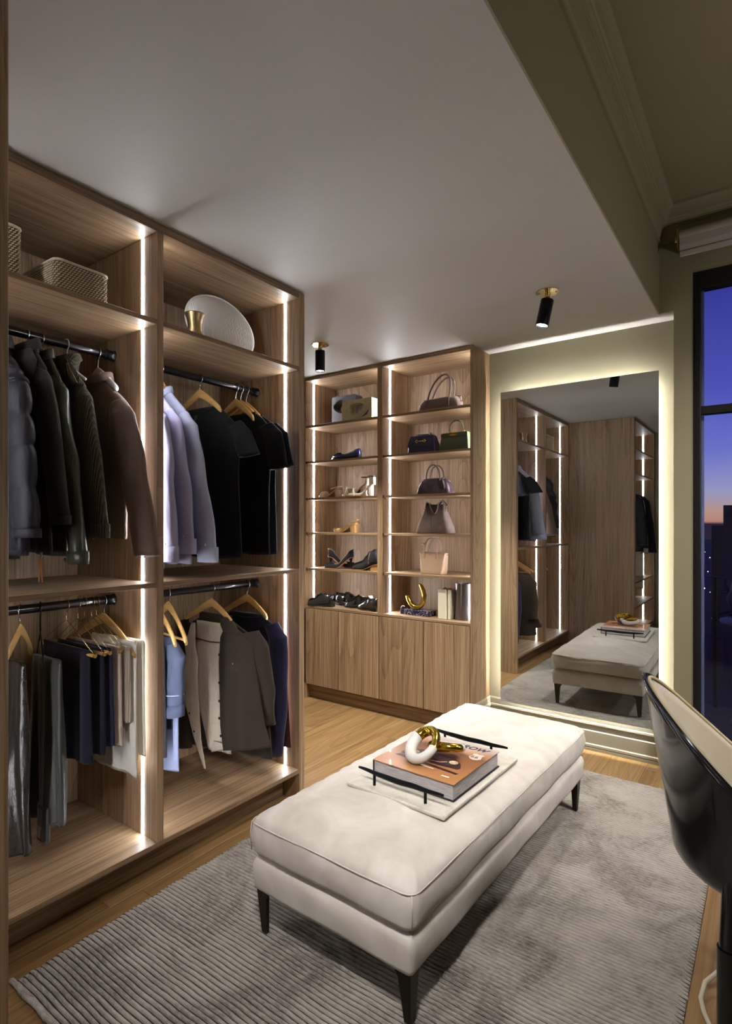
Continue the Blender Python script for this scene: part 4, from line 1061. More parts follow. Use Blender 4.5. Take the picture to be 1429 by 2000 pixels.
M_PLATE = plain('white_fluted_ceramic', (214, 210, 204), .75, var=.03)
t = thing('fluted_disc', 'large white finely fluted ceramic disc standing on the top right shelf', 'ornament', (-2.13, 1.785, zt1))
m = MB(); R_ = []; NR = 120
RX_, RZ_ = .205, .150
for side in (0, 1):
    pass
cols = 96; V = []
rings = []
for k in range(14):
    rr = math.sin(k / 13 * PI / 2)
    ring = []
    for j in range(cols):
        a = 2 * PI * j / cols; u = RX_ * rr * math.cos(a); v = RZ_ * rr * math.sin(a)
        dz = .028 * math.sqrt(max(0, 1 - rr * rr))
        ring.append((u, v, dz))
    rings.append(ring)
def disc(front):
    M2 = MB(); N1, N2 = 300, 22; vs = []
    for i in range(N1 + 1):
        u = -1 + 2 * i / N1; hh = math.sqrt(max(0, 1 - u * u))
        for j in range(N2 + 1):
            v = (-1 + 2 * j / N2) * hh
            e = math.sqrt(max(0, 1 - u * u - v * v))
            dep = .026 * e ** .6 + (.0022 * math.sin(i * 1.05 + .8 * math.sin(v * 5)) * min(1, e * 3))
            vs.append((-2.13 + (dep if front else -dep) - .02 * v, 1.785 + .202 * u, zt1 + .152 + .150 * v))
    fs = []
    for i in range(N1):
        for j in range(N2):
            a = i * (N2 + 1) + j; f = (a, a + N2 + 1, a + N2 + 2, a + 1); fs.append(f if front else f[::-1])
    return vs, fs
m = MB(); m.add(*disc(True)); m.add(*disc(False)); m.build('disc', M_PLATE, t, smooth=True)
MB().tube([(-2.13 - .02 * math.sin(a), 1.785 + .203 * math.cos(a), zt1 + .154 + .150 * math.sin(a)) for a in [2 * PI * i / 80 for i in range(80)]], .0042, 8, closed=True).build('rim', M_PLATE, t, smooth=True)
MB().box(-2.155, 1.745, zt1 + .0005, -2.105, 1.825, zt1 + .006).build('stand', M_PLATE, t, bevel=.002)
t = thing('brass_vase', 'small waisted antique brass vase in front of the fluted disc', 'vase', (-2.03, 1.555, zt1))
MB().lathe([(.0, .001), (.050, .001), (.052, .008), (.044, .03), (.031, .062), (.029, .085), (.033, .108), (.041, .128), (.0425, .134), (.038, .134), (.031, .12), (.026, .09), (0, .06)], (-2.03, 1.555, zt1), 36).build('body', plain('antique_brass', (160, 138, 100), .4, 1, var=.15, vscale=25), t, smooth=True)

# ================================================================== SHOES
def shoe(name, label, cat_group, loc, yaw, kind, mats, L=.25, heel=.0, mirror=1, tilt=0, extra=None):
    """toe points to local +x; loc is the ground point under the heel"""
    root = thing(name, label, 'shoe', loc, yaw, cat_group); up_, inn, solem = mats
    N = 30; T = 14
    flat_from = .62
    def zs(s): return heel * (1 - sm(s / flat_from)) + .002
    def wd(s):
        base = interp([(0, .012), (.04, .024), (.12, .031), (.3, .029), (.45, .029), (.68, .040), (.82, .036), (.93, .024), (1, .006)], s)
        if kind in ('oxford', 'block'): base = interp([(0, .018), (.04, .029), (.12, .035), (.3, .033), (.45, .034), (.68, .045), (.85, .041), (.95, .028), (1, .012)], s)
        return base
    def ht(s):
        return {'pump': interp([(0, .060), (.1, .058), (.25, .040), (.5, .026), (.62, .030), (.75, .034), (.9, .026), (1, .012)], s),
                'flat': interp([(0, .058), (.1, .052), (.25, .038), (.5, .028), (.62, .030), (.75, .034), (.9, .022), (1, .010)], s),
                'oxford': interp([(0, .066), (.1, .070), (.28, .072), (.42, .088), (.55, .076), (.7, .050), (.85, .040), (1, .020)], s),
                'block': interp([(0, .10), (.15, .115), (.3, .11), (.45, .085), (.6, .055), (.8, .042), (1, .018)], s),
                'sandal': interp([(0, .006), (1, .006)], s)}[kind]
    op = {'pump': .63, 'flat': .60, 'oxford': .40, 'block': .30, 'sandal': 0}[kind]
    rings = []
    for i in range(N + 1):
        s = i / N; x = s * L; w = wd(s) * mirror; H = ht(s); z = zs(s)
        d = 0 if s > op else .85 * min(1, (op - s) / .06 + .15)
        if kind == 'oxford' and s < .03: d = .0
        t_ = .0025; topw = {'pump': .92, 'flat': .92, 'oxford': .62, 'block': .62, 'sandal': 1}[kind]
        if s > op: topw *= .55
        cr_ = .007 if d == 0 else 0
        pts = [(-w * topw, H), (-w * 1.02, H * .45), (-w * .96, .003), (-w * .6, 0), (w * .6, 0), (w * .96, .003), (w * 1.02, H * .45), (w * topw, H),
               (w * topw * .9, H + cr_ * .5 if d == 0 else H - .001), (w * .62, H * (1 - d) + cr_ + .002), (w * .2, H * (1 - d) + cr_ * 1.1 + .002), (-w * .2, H * (1 - d) + cr_ * 1.1 + .002), (-w * .62, H * (1 - d) + cr_ + .002), (-w * topw * .9, H + cr_ * .5 if d == 0 else H - .001)]
        if mirror < 0: pts = [(-a, b) for a, b in pts]; pts = pts[::1]
        rings.append([(x, a, z + b + .004) for a, b in pts])
    lim = int(op * N) + 1
    m = MB(); m.loft(rings, True, True, mfun=lambda i, j: 1 if (8 <= j <= 12 and i < lim and kind != 'sandal') else 0)
    m.build('upper' if kind != 'sandal' else 'insole', [up_, inn], root, smooth=True, local=True)
    # sole
    so = []
    for i in range(N + 1):
        s = i / N; x = s * L * 1.01; w = abs(wd(s)) * 1.03 + .0008; z = zs(s)
        so.append([(x, -w, z + .004), (x, -w, z), (x, w, z), (x, w, z + .004)])
    MB().loft(so, True, True).build('sole', solem, root, local=True)
    hm = MB()
    if kind == 'pump':
        hm.loft([[(lerp(.024, .016, k) + r_ * math.cos(2 * PI * j / 12) - .004 * k, r_ * math.sin(2 * PI * j / 12), lerp(heel + .004, .0, k)) for j in range(12)] for k, r_ in ((0, .022), (.12, .016), (.35, .009), (.7, .006), (1, .005))])
        hm.build('heel', up_, root, smooth=True, local=True)
    elif heel > .008:
        e = .062 if kind != 'sandal' else .045
        zt_ = lambda x: zs(x / L)
        rr = []
        for k in (0, 1):
            ring = []
            for (x, yy) in ((.004, -.022), (.002, 0), (.004, .022), (e * .6, .031), (e, .028), (e, -.028), (e * .6, -.031)):
                fx = lerp(1, .86, k) if kind == 'sandal' else 1
                ring.append((x * fx + .004, yy * fx, zt_(x) if k == 0 else 0))
            rr.append(ring)
        hm.loft(rr); hm.build('heel', up_ if kind == 'sandal' else solem, root, local=True, bevel=.001)
    if extra: extra(root, zs, wd, L)
    return root
def strap(root, x, w, z0, hgt, r, mat, name='strap', flat=3.0, dx=0, n=16):
    path = [(x + dx * math.sin(PI * i / n), w * math.cos(PI * i / n), z0 + hgt * math.sin(PI * i / n)) for i in range(n + 1)]
    m = MB(); m.tube(path, r, 8, flat=flat, up=(0, 0, 1)); 
    return m.build(name, mat, root, smooth=True, local=True)
M_NVP = plain('navy_patent', (24, 32, 92), .12, var=.05, coat=.6)
M_TANIN = plain('tan_lining', (202, 164, 122), .55)
M_BKL = plain('black_leather', (20, 19, 24), .16, var=.05, coat=.5)
M_BKS = plain('black_suede', (24, 22, 30), .9, sheen=.4)
M_CRL = plain('cream_leather', (206, 190, 160), .4)
M_GLD = plain('rose_gold_leather', (198, 160, 108), .3, .55, var=.1)
M_WHL = plain('white_leather', (224, 214, 196), .35)
M_SOLE = plain('dark_sole', (40, 32, 28), .6)
M_TANS = plain('tan_sole', (176, 128, 84), .5)
M_SILV = plain('pale_gold_piping', (190, 170, 140), .3, .8)
def bow(root, zs, wd, L):
    z = zs(.78) + .044; x = L * .74
    m = MB()
    for s_ in (-1, 1): m.loft([[(x + a, s_ * y_ , z + b) for a, b in ((-w_, -.002), (w_, -.002), (w_, .003), (-w_, .003))] for y_, w_ in ((.002, .004), (.012, .010), (.022, .011), (.024, .006))])
    m.box(x - .005, -.005, z - .003, x + .005, .005, z + .006); m.build('bow', M_NVP, root, local=True, bevel=.001)
S1 = 1.845
shoe('ballet_flat', 'navy patent ballet flat with a bow, nearer of the pair', None, (-2.475, 3.375, S1), PI + .10, 'flat', (M_NVP, M_TANIN, M_SOLE), .245, .008, 1, extra=bow)
shoe('ballet_flat', 'navy patent ballet flat with a bow, further back of the pair', None, (-2.555, 3.475, S1), PI + .22, 'flat', (M_NVP, M_TANIN, M_SOLE), .245, .008, -1, extra=bow)
def slingstrap(mat, hz=.05):
    def f(root, zs, wd, L):
        strap(root, L * .80, .036, zs(.8), .036, .0035, mat, 'toe_strap', 4.5)
        strap(root, L * .70, .039, zs(.7), .040, .0035, mat, 'toe_strap', 4.0)
        path = [(L * .36 - (L * .36 + .002) * math.sin(PI * i / 18), .030 * math.cos(PI * i / 18), zs(.2) + .02 + hz * math.sin(PI * i / 18)) for i in range(19)]
        MB().tube(path, .0028, 7).build('ankle_strap', mat, root, smooth=True, local=True)
    return f
S2 = 1.562
shoe('slingback_sandal', 'cream block-heeled slingback, left of the pair on the second shoe shelf', None, (-2.70, 3.43, S2), PI - .05, 'sandal', (M_CRL, M_CRL, M_TANS), .235, .060, 1, extra=slingstrap(M_CRL, .022))
shoe('slingback_sandal', 'cream block-heeled slingback seen heel first, right of the pair', None, (-2.72, 3.52, S2), -.1, 'sandal', (M_CRL, M_CRL, M_TANS), .22, .060, -1, extra=slingstrap(M_CRL, .022))
def highs(root, zs, wd, L):
    strap(root, L * .82, .038, zs(.8), .040, .005, M_WHL, 'toe_strap', 3.6)
    m = MB(); m.loft([[(.020 + .03 * math.cos(a) * -1, .028 * math.sin(a), zs(.05) + dz) for a in [-1.3 + 2.6 * i / 10 for i in range(11)]] + [(.023 - .03 * math.cos(a), .025 * math.sin(a), zs(.05) + dz) for a in [1.3 - 2.6 * i / 10 for i in range(11)]] for dz in (0, .03, .055)])
    m.build('heel_counter', M_WHL, root, smooth=True, local=True)
    MB().tube(circle((.02, 0, zs(.05) + .062), .030, 24), .0035, 7, closed=True).build('ankle_strap', M_BKL, root, smooth=True, local=True)
shoe('high_heel_sandal', 'white and tan high-heeled sandal with black ankle strap, left one', None, (-2.475, 3.46, S2), PI + .35, 'sandal', (M_WHL, M_TANIN, M_TANS), .20, .085, 1, extra=highs)
shoe('high_heel_sandal', 'white and tan high-heeled sandal with black ankle strap, against the divider', None, (-2.385, 3.42, S2), PI + .75, 'sandal', (M_WHL, M_TANIN, M_TANS), .19, .085, -1, extra=highs)
def strappy(root, zs, wd, L):
    for k, xx in enumerate((.62, .70, .78, .86)):
        strap(root, L * xx, wd(xx) * 1.0, zs(xx), .030, .0025, M_GLD, 'toe_strap', 1.6, dx=(.02 if k % 2 else -.02))
    for zz, dxx in ((.045, .0), (.03, .02)):
        path = [(L * .34 - (L * .34) * math.sin(PI * i / 18) + dxx, .030 * math.cos(PI * i / 18), zs(.15) + zz * math.sin(PI * i / 18) + .008) for i in range(19)]
        MB().tube(path, .0024, 7).build('ankle_strap', M_GLD, root, smooth=True, local=True)
S3 = 1.293
shoe('strappy_sandal', 'rose gold strappy heeled sandal, nearer one of its pair', None, (-2.515, 3.385, S3), PI + .03, 'sandal', (M_GLD, M_CRL, M_GLD), .22, .055, 1, extra=strappy)
shoe('strappy_sandal', 'rose gold strappy heeled sandal, further back of its pair', None, (-2.565, 3.48, S3), PI + .06, 'sandal', (M_GLD, M_CRL, M_GLD), .22, .055, -1, extra=strappy)
def pipe_(root, zs, wd, L):
    op = .63; P_ = []
    hts = [(0, .060), (.1, .058), (.25, .040), (.5, .026), (.62, .030)]
    for i in range(17): s = op * (1 - i / 16); P_.append((s * L, wd(s) * .92, zs(s) + interp(hts, s) + .005))
    for i in range(17): s = op * i / 16; P_.append((s * L, -wd(s) * .92, zs(s) + interp(hts, s) + .005))
    MB().tube(P_, .0022, 6, closed=True).build('topline_piping', M_SILV, root, smooth=True, local=True)
S4 = 1.016
shoe('stiletto_pump', 'black suede stiletto with pale piping, toe turned towards the room', None, (-2.60, 3.45, S4), PI + .45, 'pump', (M_BKS, M_SILV, M_TANS), .225, .085, 1, extra=pipe_)
shoe('stiletto_pump', 'black suede stiletto with pale piping, seen from behind its heel', None, (-2.79, 3.38, S4), .95, 'pump', (M_BKS, M_SILV, M_TANS), .225, .085, -1, extra=pipe_)
def band_(root, zs, wd, L):
    strap(root, L * .34, .031, zs(.3) + .02, .088, .0035, M_SILV, 'trim_band', 1.2)
shoe('block_heel_shoe', 'black block-heeled shoe on the fourth shelf, half hidden by the divider', None, (-2.335, 3.42, S4), PI + .08, 'block', (M_BKS, M_BKS, M_GLD), .235, .045, 1, extra=band_)
def laces(root, zs, wd, L):
    m = MB()
    for k in range(4):
        x = L * (.46 + .05 * k); z = zs(.5) + interp([(.42, .093), (.55, .082), (.7, .058)], x / L) + .008
        m.tube([(x, -.016, z - .004), (x + .003, 0, z), (x, .016, z - .004)], .0018, 6)
    m.build('laces', M_BKS, root, local=True)
    MB().tube([(L * s, wd(s) * .96 * sg, .011) for sg, rng in ((1, range(0, 21)), (-1, range(20, -1, -1))) for s in [q / 20 for q in rng]], .0018, 5).build('welt', M_SOLE, root, local=True)
shoe('lace_up_shoe', 'glossy black lace-up shoe pointing left, nearest the light strip', None, (-2.725, 3.37, .724), PI + .05, 'oxford', (M_BKL, M_BKS, M_SOLE), .245, .018, 1, extra=laces)
shoe('lace_up_shoe', 'glossy black lace-up shoe pointing right, behind the one by the light strip', None, (-2.80, 3.50, .724), -.08, 'oxford', (M_BKL, M_BKS, M_SOLE), .25, .018, -1, extra=laces)
shoe('loafer', 'glossy black loafer pointing left, left of the pair by the divider', None, (-2.43, 3.46, .724), PI + .12, 'oxford', (M_BKL, M_CRL, M_SOLE), .235, .016, -1)
shoe('loafer', 'glossy black loafer with heel to the room, right against the divider', None, (-2.315, 3.375, .724), PI - .28, 'oxford', (M_BKL, M_CRL, M_SOLE), .225, .022, 1)

# ================================================================== SHELF ORNAMENTS
def stone_block(name, label, loc, yaw, sx_, sy_, sz_, mat, holes, catg='ornament'):
    """upright slab with an organic hole straight through (front and back rings bridged)"""
    t = thing(name, label, catg, loc, yaw)
    cx_, cz_, rx_, rz_, ro, pw_ = holes; n = 64; m = MB()
    def outer(a):
        c, s = math.cos(a), math.sin(a); k = min(sx_ / 2 / max(1e-6, abs(c)), sz_ / 2 / max(1e-6, abs(s))); return (k * c, k * s)
    def inner(a, q=1):
        c, s = math.cos(a), math.sin(a)
        u = rx_ * q * c * (1 + .25 * c); v = rz_ * q * s * (1 - .25 * c)
        return (cx_ + u * math.cos(ro) - v * math.sin(ro), cz_ + u * math.sin(ro) + v * math.cos(ro))
    R_ = []
    for y, f, q in ((-sy_ / 2, outer, 0), (-sy_ / 2, inner, 1.12), (-sy_ / 2 + .012, inner, 1.0), (sy_ / 2 - .012, inner, 1.0), (sy_ / 2, inner, 1.12), (sy_ / 2, outer, 0)):
        R_.append([((f(2 * PI * (j + .5) / n) if q == 0 else f(2 * PI * (j + .5) / n, q))[0], y, (f(2 * PI * (j + .5) / n) if q == 0 else f(2 * PI * (j + .5) / n, q))[1] + sz_ / 2) for j in range(n)])
    m.loft(R_, closed=True); m.build('slab', mat, t, auto=35, local=True)
    return t
M_TRAV = plain('speckled_cream_stone', (196, 190, 160), .55, var=.14, vscale=70)
M_CHARS = plain('dark_speckled_stone', (58, 54, 62), .55, var=.35, vscale=30)
t = stone_block('pierced_stone_block', 'cream speckled stone block with an oval hole, top left shelf', (-2.516, 3.42, 2.1255), 0, .275, .085, .160, M_TRAV, (-.02, .012, .062, .038, .25, 0))
MB().tube([(.045, -.0425, .022), (.09, -.0435, .045), (.115, -.0425, .075)], [.001, .009, .001], 10, flat=.3).build('carved_groove', M_CHARS, t, smooth=True, local=True)
t = stone_block('pierced_stone_block', 'taller dark stone block behind the cream pierced one', (-2.735, 3.545, 2.1255), 0, .235, .09, .238, M_CHARS, (-.045, .03, .045, .050, 1.1, 0))

# ================================================================== HANDBAGS
def rounded_body(m, rows, n=10, rr=.35, sag=None):
    R_ = []
    for z, hx_, hy_, cx2 in rows:
        r = min(hx_, hy_) * rr
        R_.append([(cx2 + a, b, z) for a, b in rrect(hx_, hy_, r, n)])
    m.loft(R_); return m
def arc(x0, x1, z0, zt, y, lean=0, n=28, sq=1.0, dy=0):
    out = []
    for i in range(n + 1):
        a = PI * i / n; c = math.cos(a); s = math.sin(a)
        out.append((lerp(x0, x1, .5 - .5 * c) + lean * s, y + dy * s, z0 + (zt - z0) * s ** sq))
    return out
def bag(label, loc, yaw=0): return thing('handbag', label, 'handbag', loc, yaw, None)
M_TAUPE = plain('taupe_suede', (112, 98, 90), .9, sheen=.5, var=.12, vscale=25, bump=.2)
M_TPL = plain('taupe_leather', (98, 82, 76), .4)
M_NVL = plain('navy_leather', (40, 38, 72), .5, bump=.15, bscale=250)
M_GRL = plain('green_leather', (74, 84, 56), .42, bump=.1, bscale=250)
M_GRL2 = plain('dark_green_leather', (62, 74, 44), .4)
M_ROSE = plain('rose_beige_leather', (178, 150, 126), .28, var=.05, coat=.3)
def croc():
    g = NG('plum_snake_leather'); v = g.coords((1, 1, 1), rnd=False)
    vo = g.n('ShaderNodeTexVoronoi'); vo.inputs['Scale'].default_value = 75; vo.feature = 'DISTANCE_TO_EDGE'; g.l(v, vo.inputs['Vector'])
    n = g.noise(v, 14, 2)
    g.l(g.mix(g.math('MULTIPLY', g.ramp(vo.outputs[0], [(0, (0, 0, 0)), (.06, (1, 1, 1))]), 1.0), s2l((42, 32, 40)), g.ramp(n, [(.4, s2l((64, 52, 62))), (.6, s2l((98, 82, 94)))])), g.b.inputs['Base Color'])
    g.b.inputs['Roughness'].default_value = .3; g.bump(vo.outputs[0], .5, .003); return g.m
M_CROC = croc()
# 1 top: taupe suede shoulder bag with tall looped handles
b = bag('taupe suede handbag with tall looped handles, top shelf', (-1.842, 3.43, 2.1255), .05)
m = MB(); R_ = []
for i in range(19):
    s = -1 + i / 9; hh = interp([(-1, .055), (-.8, .085), (-.3, .088), (.3, .092), (.8, .090), (1, .06)], s); w = .148
    ring = []
    for j in range(24):
        a = 2 * PI * j / 24; ring.append((s * w + .0 * a, .045 * (1 - .25 * abs(s) ** 3) * math.copysign(abs(math.cos(a)) ** .7, math.cos(a)), hh / 2 + hh / 2 * math.copysign(abs(math.sin(a)) ** .7, math.sin(a))))
    R_.append(ring)
m.loft(R_); m.build('body', M_TAUPE, b, smooth=True, local=True)
for yy, nm, zt_ in ((-.034, 'front', .238), (.03, 'back', .232)):
    p = arc(-.085, .075, .062, zt_, yy, lean=.050, sq=.8); MB().tube(p, .0062, 10).build('handle', M_TPL, b, smooth=True, local=True)
    for xx in (-.087, .072): MB().box(xx - .009, yy - .012 if yy < 0 else yy + .006, .025, xx + .009, yy - .006 if yy < 0 else yy + .012, .075).build('handle_tab', M_TPL, b, local=True, bevel=.002)
MB().tube([(.128, 0, .09), (.150, -.01, .085), (.158, -.018, .06)], .003, 8).tube(circle((.158, -.02, .052), .006, 12, 'y'), .0018, 6, closed=True).build('zip_charm', M_STEEL, b, smooth=True, local=True)
MB().tube([(-.125, 0, .0875), (.125, 0, .093)], .0022, 6).build('zip', M_BRASS, b, local=True)
# 2 navy
b = bag('navy handbag with gold horsebit clasp, left on the second bag shelf', (-1.965, 3.415, 1.8455), 0)
m = MB(); rounded_body(m, [(0, .108, .040, 0), (.004, .111, .042, 0), (.06, .106, .040, 0), (.112, .090, .028, 0), (.118, .086, .024, 0)]); m.build('body', M_NVL, b, local=True, auto=40)
m = MB().loft([[(-w, y_, z_), (w, y_, z_), (w, y_ + .003, z_), (-w, y_ + .003, z_)] for w, y_, z_ in ((.104, -.0445, .042), (.102, -.044, .07), (.092, -.036, .105), (.088, -.030, .120), (.086, .0, .124))]); m.build('flap', M_NVL, b, local=True, auto=40)
m = MB(); m.tube([(-.022, -.046, .080), (.022, -.046, .082)], .0028, 8)
for xx in (-.030, .030): m.tube([(xx + .0085 * math.cos(a), -.0465, .081 + .0085 * math.sin(a)) for a in [2 * PI * i / 16 for i in range(16)]], .0022, 6, closed=True)
m.build('horsebit_clasp', M_GOLD2, b, smooth=True, local=True)
for xx in (-.055, .055):
    MB().tube(circle((xx, -.005, .130), .008, 14, 'y'), .0018, 6, closed=True).build('handle_ring', M_BRASS, b, smooth=True, local=True)
MB().tube(arc(-.055, .055, .134, .139, 0, dy=.05), .0045, 8).build('handle', M_NVL, b, smooth=True, local=True)
# 3 green
b = bag('green handbag with one upright round handle, beside the navy one', (-1.722, 3.425, 1.8455), 0)
m = MB(); rounded_body(m, [(0, .106, .044, 0), (.004, .109, .046, 0), (.06, .103, .040, 0), (.118, .092, .024, 0)], rr=.2); m.build('body', M_GRL, b, local=True, auto=40)
MB().box(-.097, -.036, .092, .097, -.024, .116).build('top_band', M_GRL2, b, local=True, bevel=.002)
MB().box(-.092, -.026, .116, .092, .026, .122).build('top_flap', M_GRL2, b, local=True, bevel=.002)
MB().box(-.026, -.040, .098, .020, -.034, .110).box(-.032, -.042, .101, .028, -.038, .107).build('turn_lock', M_GOLD2, b, local=True, bevel=.001)
MB().tube(arc(-.050, .050, .138, .205, 0, sq=.75), .0042, 10).build('handle', M_GRL2, b, smooth=True, local=True)
for xx in (-.050, .050):
    MB().tube(circle((xx, 0, .131), .0095, 14, 'y'), .0022, 6, closed=True).tube([(xx, 0, .122), (xx + (.018 if xx > 0 else -.018), 0, .126)], .003, 6).build('handle_ring', M_GOLD2, b, smooth=True, local=True)
# 4 plum snake
b = bag('plum snakeskin handbag with two short handles, third shelf', (-1.876, 3.42, 1.5625), 0)
m = MB(); rounded_body(m, [(0, .126, .050, 0), (.004, .129, .052, 0), (.05, .120, .048, 0), (.085, .100, .036, 0), (.102, .084, .024, 0), (.108, .070, .012, 0)], rr=.5); m.build('body', M_CROC, b, local=True, smooth=True)
for yy in (-.03, .025): MB().tube(arc(-.056, .050, .085, .196, yy, lean=.0, sq=.72), .0055, 10).build('handle', M_TPL, b, smooth=True, local=True)
MB().tube([(-.11, 0, .082), (-.07, 0, .108), (.07, 0, .108), (.11, 0, .082)], .0022, 6).build('zip', M_STEEL, b, smooth=True, local=True)
m = MB()
for s_ in (-1, 1):
    m.tube([(s_ * .10 + a * .022, -.052 + .02 * abs(z_ - .02), z_) for a, z_ in ((-1, .02), (0, .055), (1, .02))], .0014, 5)
m.build('stitched_motif', M_BLACK, b, local=True)
MB().tube([(.075, -.045, .105), (.088, -.056, .08), (.098, -.058, .035)], .004, 8, flat=2).build('side_tab', M_TPL, b, smooth=True, local=True)
MB().tube(circle((.082, -.050, .098), .008, 12, 'y'), .0015, 6, closed=True).build('ring', M_STEEL, b, smooth=True, local=True)
# 5 suede hobo
b = bag('taupe suede hobo bag with a drooping wide strap, fourth shelf', (-1.878, 3.425, 1.2935), 0)
m = MB(); R_ = []
rows = [(0, .132, .050, 0), (.006, .138, .054, 0), (.05, .128, .052, 0), (.10, .106, .044, 0), (.15, .084, .030, 0), (.185, .070, .016, 0), (.20, .064, .008, 0)]
for z, hx_, hy_, c in rows:
    ring = []
    for a, bb_ in rrect(hx_, hy_, min(hx_, hy_) * .7, 10):
        dip = .075 * (z / .2) ** 2.5 * math.exp(-(a / .032) ** 2)
        ring.append((a, bb_, z - dip))
    R_.append(ring)
m.loft(R_); m.build('body', M_TAUPE, b, smooth=True, local=True)
MB().tube([(-.001, -.056, .008), (.001, -.053, .06), (.0, -.045, .115)], .0018, 5).build('centre_seam', M_TPL, b, local=True)
path = [(-.068, -.005, .175), (-.055, -.012, .214), (-.028, -.020, .200), (-.012, -.028, .160), (.012, -.032, .128), (.030, -.028, .150), (.038, -.020, .200), (.058, -.012, .222), (.085, -.002, .19)]
sp_ = []
for i in range(len(path) - 1):
    for k in range(5):
        t = k / 5; sp_.append(tuple(lerp(path[i][q], path[i + 1][q], sm(t) * .4 + t * .6) for q in range(3)))
sp_.append(path[-1])
MB().tube(sp_, .0028, 8, flat=4.5, up=(0, 0, 1)).build('strap', M_BKS, b, smooth=True, local=True)
MB().tube([(p[0], p[1] - .013, p[2] + .003) for p in sp_], .0035, 8, flat=1.5).build('strap_edge', M_TAUPE, b, smooth=True, local=True)
for xx in (-.080, .092): MB().lathe([(0, -.006), (.005, -.004), (.006, 0), (.005, .004), (0, .006)], (xx, -.02, .165), 12).build('stud', M_STEEL, b, smooth=True, local=True)
# 6 rose tote
b = bag('small rose beige leather tote with gold rings, fifth shelf', (-1.888, 3.42, 1.0165), 0)
m = MB(); rounded_body(m, [(0, .078, .044, -.002), (.004, .082, .046, -.002), (.02, .084, .045, 0), (.09, .092, .036, 0), (.146, .100, .026, 0), (.146, .096, .022, 0), (.10, .09, .02, 0)], rr=.3); m.build('body', M_ROSE, b, local=True, auto=50)
for yy in (-.034, .03):
    MB().tube(arc(-.058, .038, .150, .246, yy * .8, lean=.0 if yy < 0 else .012, sq=.8), .0048, 10).build('handle', M_ROSE, b, smooth=True, local=True)
for xx in (-.060, .038): MB().box(xx - .007, -.0385, .108, xx + .007, -.0335, .158).build('handle_tab', M_ROSE, b, local=True, bevel=.002)
for xx, s_ in ((-.104, -1), (.103, 1)):
    MB().tube(circle((xx, 0, .140), .008, 14, 'y'), .0022, 6, closed=True).build('side_ring', M_GOLD2, b, smooth=True, local=True)
MB().box(-.022, -.0322, .132, -.004, -.0318, .135).build('stamped_mark', M_GOLD2, b, local=True)
MB().lathe([(0, -.008), (.008, -.005), (.010, 0), (.008, .005), (0, .008)], (-.062, -.03, .205), 14).build('charm', M_BRASS, b, smooth=True, local=True)
# counter: gold hook ornament on dark marble block, cream box, steel cylinder
t = thing('marble_block', 'dark veined marble block under the gold curve, on the counter', 'block', (-2.02, 3.43, .7245), -.02)
g_ = NG('dark_veined_marble'); v_ = g_.coords(rnd=False); n_ = g_.noise(v_, 9, 6, .6, 2.5)
g_.l(g_.ramp(n_, [(.44, s2l((36, 34, 54))), (.50, s2l((60, 56, 76))), (.515, s2l((210, 206, 214))), (.53, s2l((44, 42, 62)))]), g_.b.inputs['Base Color']); g_.b.inputs['Roughness'].default_value = .2
MB().box(-.118, -.045, 0, .118, .045, .036).build('block', g_.m, t, bevel=.003, local=True)
t = thing('gold_curve_sculpture', 'polished gold J-shaped curve standing on the dark marble block', 'sculpture', (-2.03, 3.43, .7605))
P_ = []
for i in range(13): a = math.radians(200 + 160 * i / 12); P_.append((.0 + .058 * math.cos(a), -.008, .072 + .056 * math.sin(a)))
P_ = [(-.071, -.01, .094), (-.064, -.009, .070)] + P_[1:] + [(.062, 0, .10), (.050, .004, .135), (.028, .008, .168), (.012, .01, .180)]
MB().tube(P_, [.0145, .0155] + [.0160] * 12 + [.0165, .016, .013, .005], 14).build('curve', M_GOLD2, t, smooth=True, local=True)
t = thing('cream_box', 'narrow upright cream box with a slot down its edge, on the counter', 'box', (-1.786, 3.42, .7245))
M_CRM = plain('cream_lacquer', (228, 222, 200), .35, var=.02)
MB().box(-.045, -.05, 0, .018, .05, .195).box(.018, -.035, 0, .028, .05, .19).box(.028, -.048, 0, .046, .05, .195).build('body', M_CRM, t, bevel=.002, local=True)
MB().tube(arc(-.03, .0, .196, .202, 0), .003, 8).tube(arc(.01, .035, .196, .203, -.01), .003, 8).build('wire_clip', M_BRASS, t, local=True)
t = thing('metal_cylinder_vase', 'tall brushed steel cylinder vase at the right end of the counter', 'vase', (-1.672, 3.44, .7245))
MB().lathe([(0, 0), (.060, 0), (.060, .004), (.060, .236), (.0595, .240), (.056, .240), (.056, .03), (0, .03)], (0, 0, 0), 40).build('body', plain('brushed_steel', (134, 128, 128), .3, .9, var=.05), t, auto=40, local=True)
t = thing('wire_hook', 'small white cable end curling up on the counter by the light strip', 'cable', (-2.205, 3.53, .7245))
MB().tube([(-.02, 0, .003), (-.018, 0, .022), (-.008, 0, .034), (.006, 0, .036), (.015, 0, .030)], .0028, 8).build('cable', M_WHITEP, t, smooth=True, local=True)

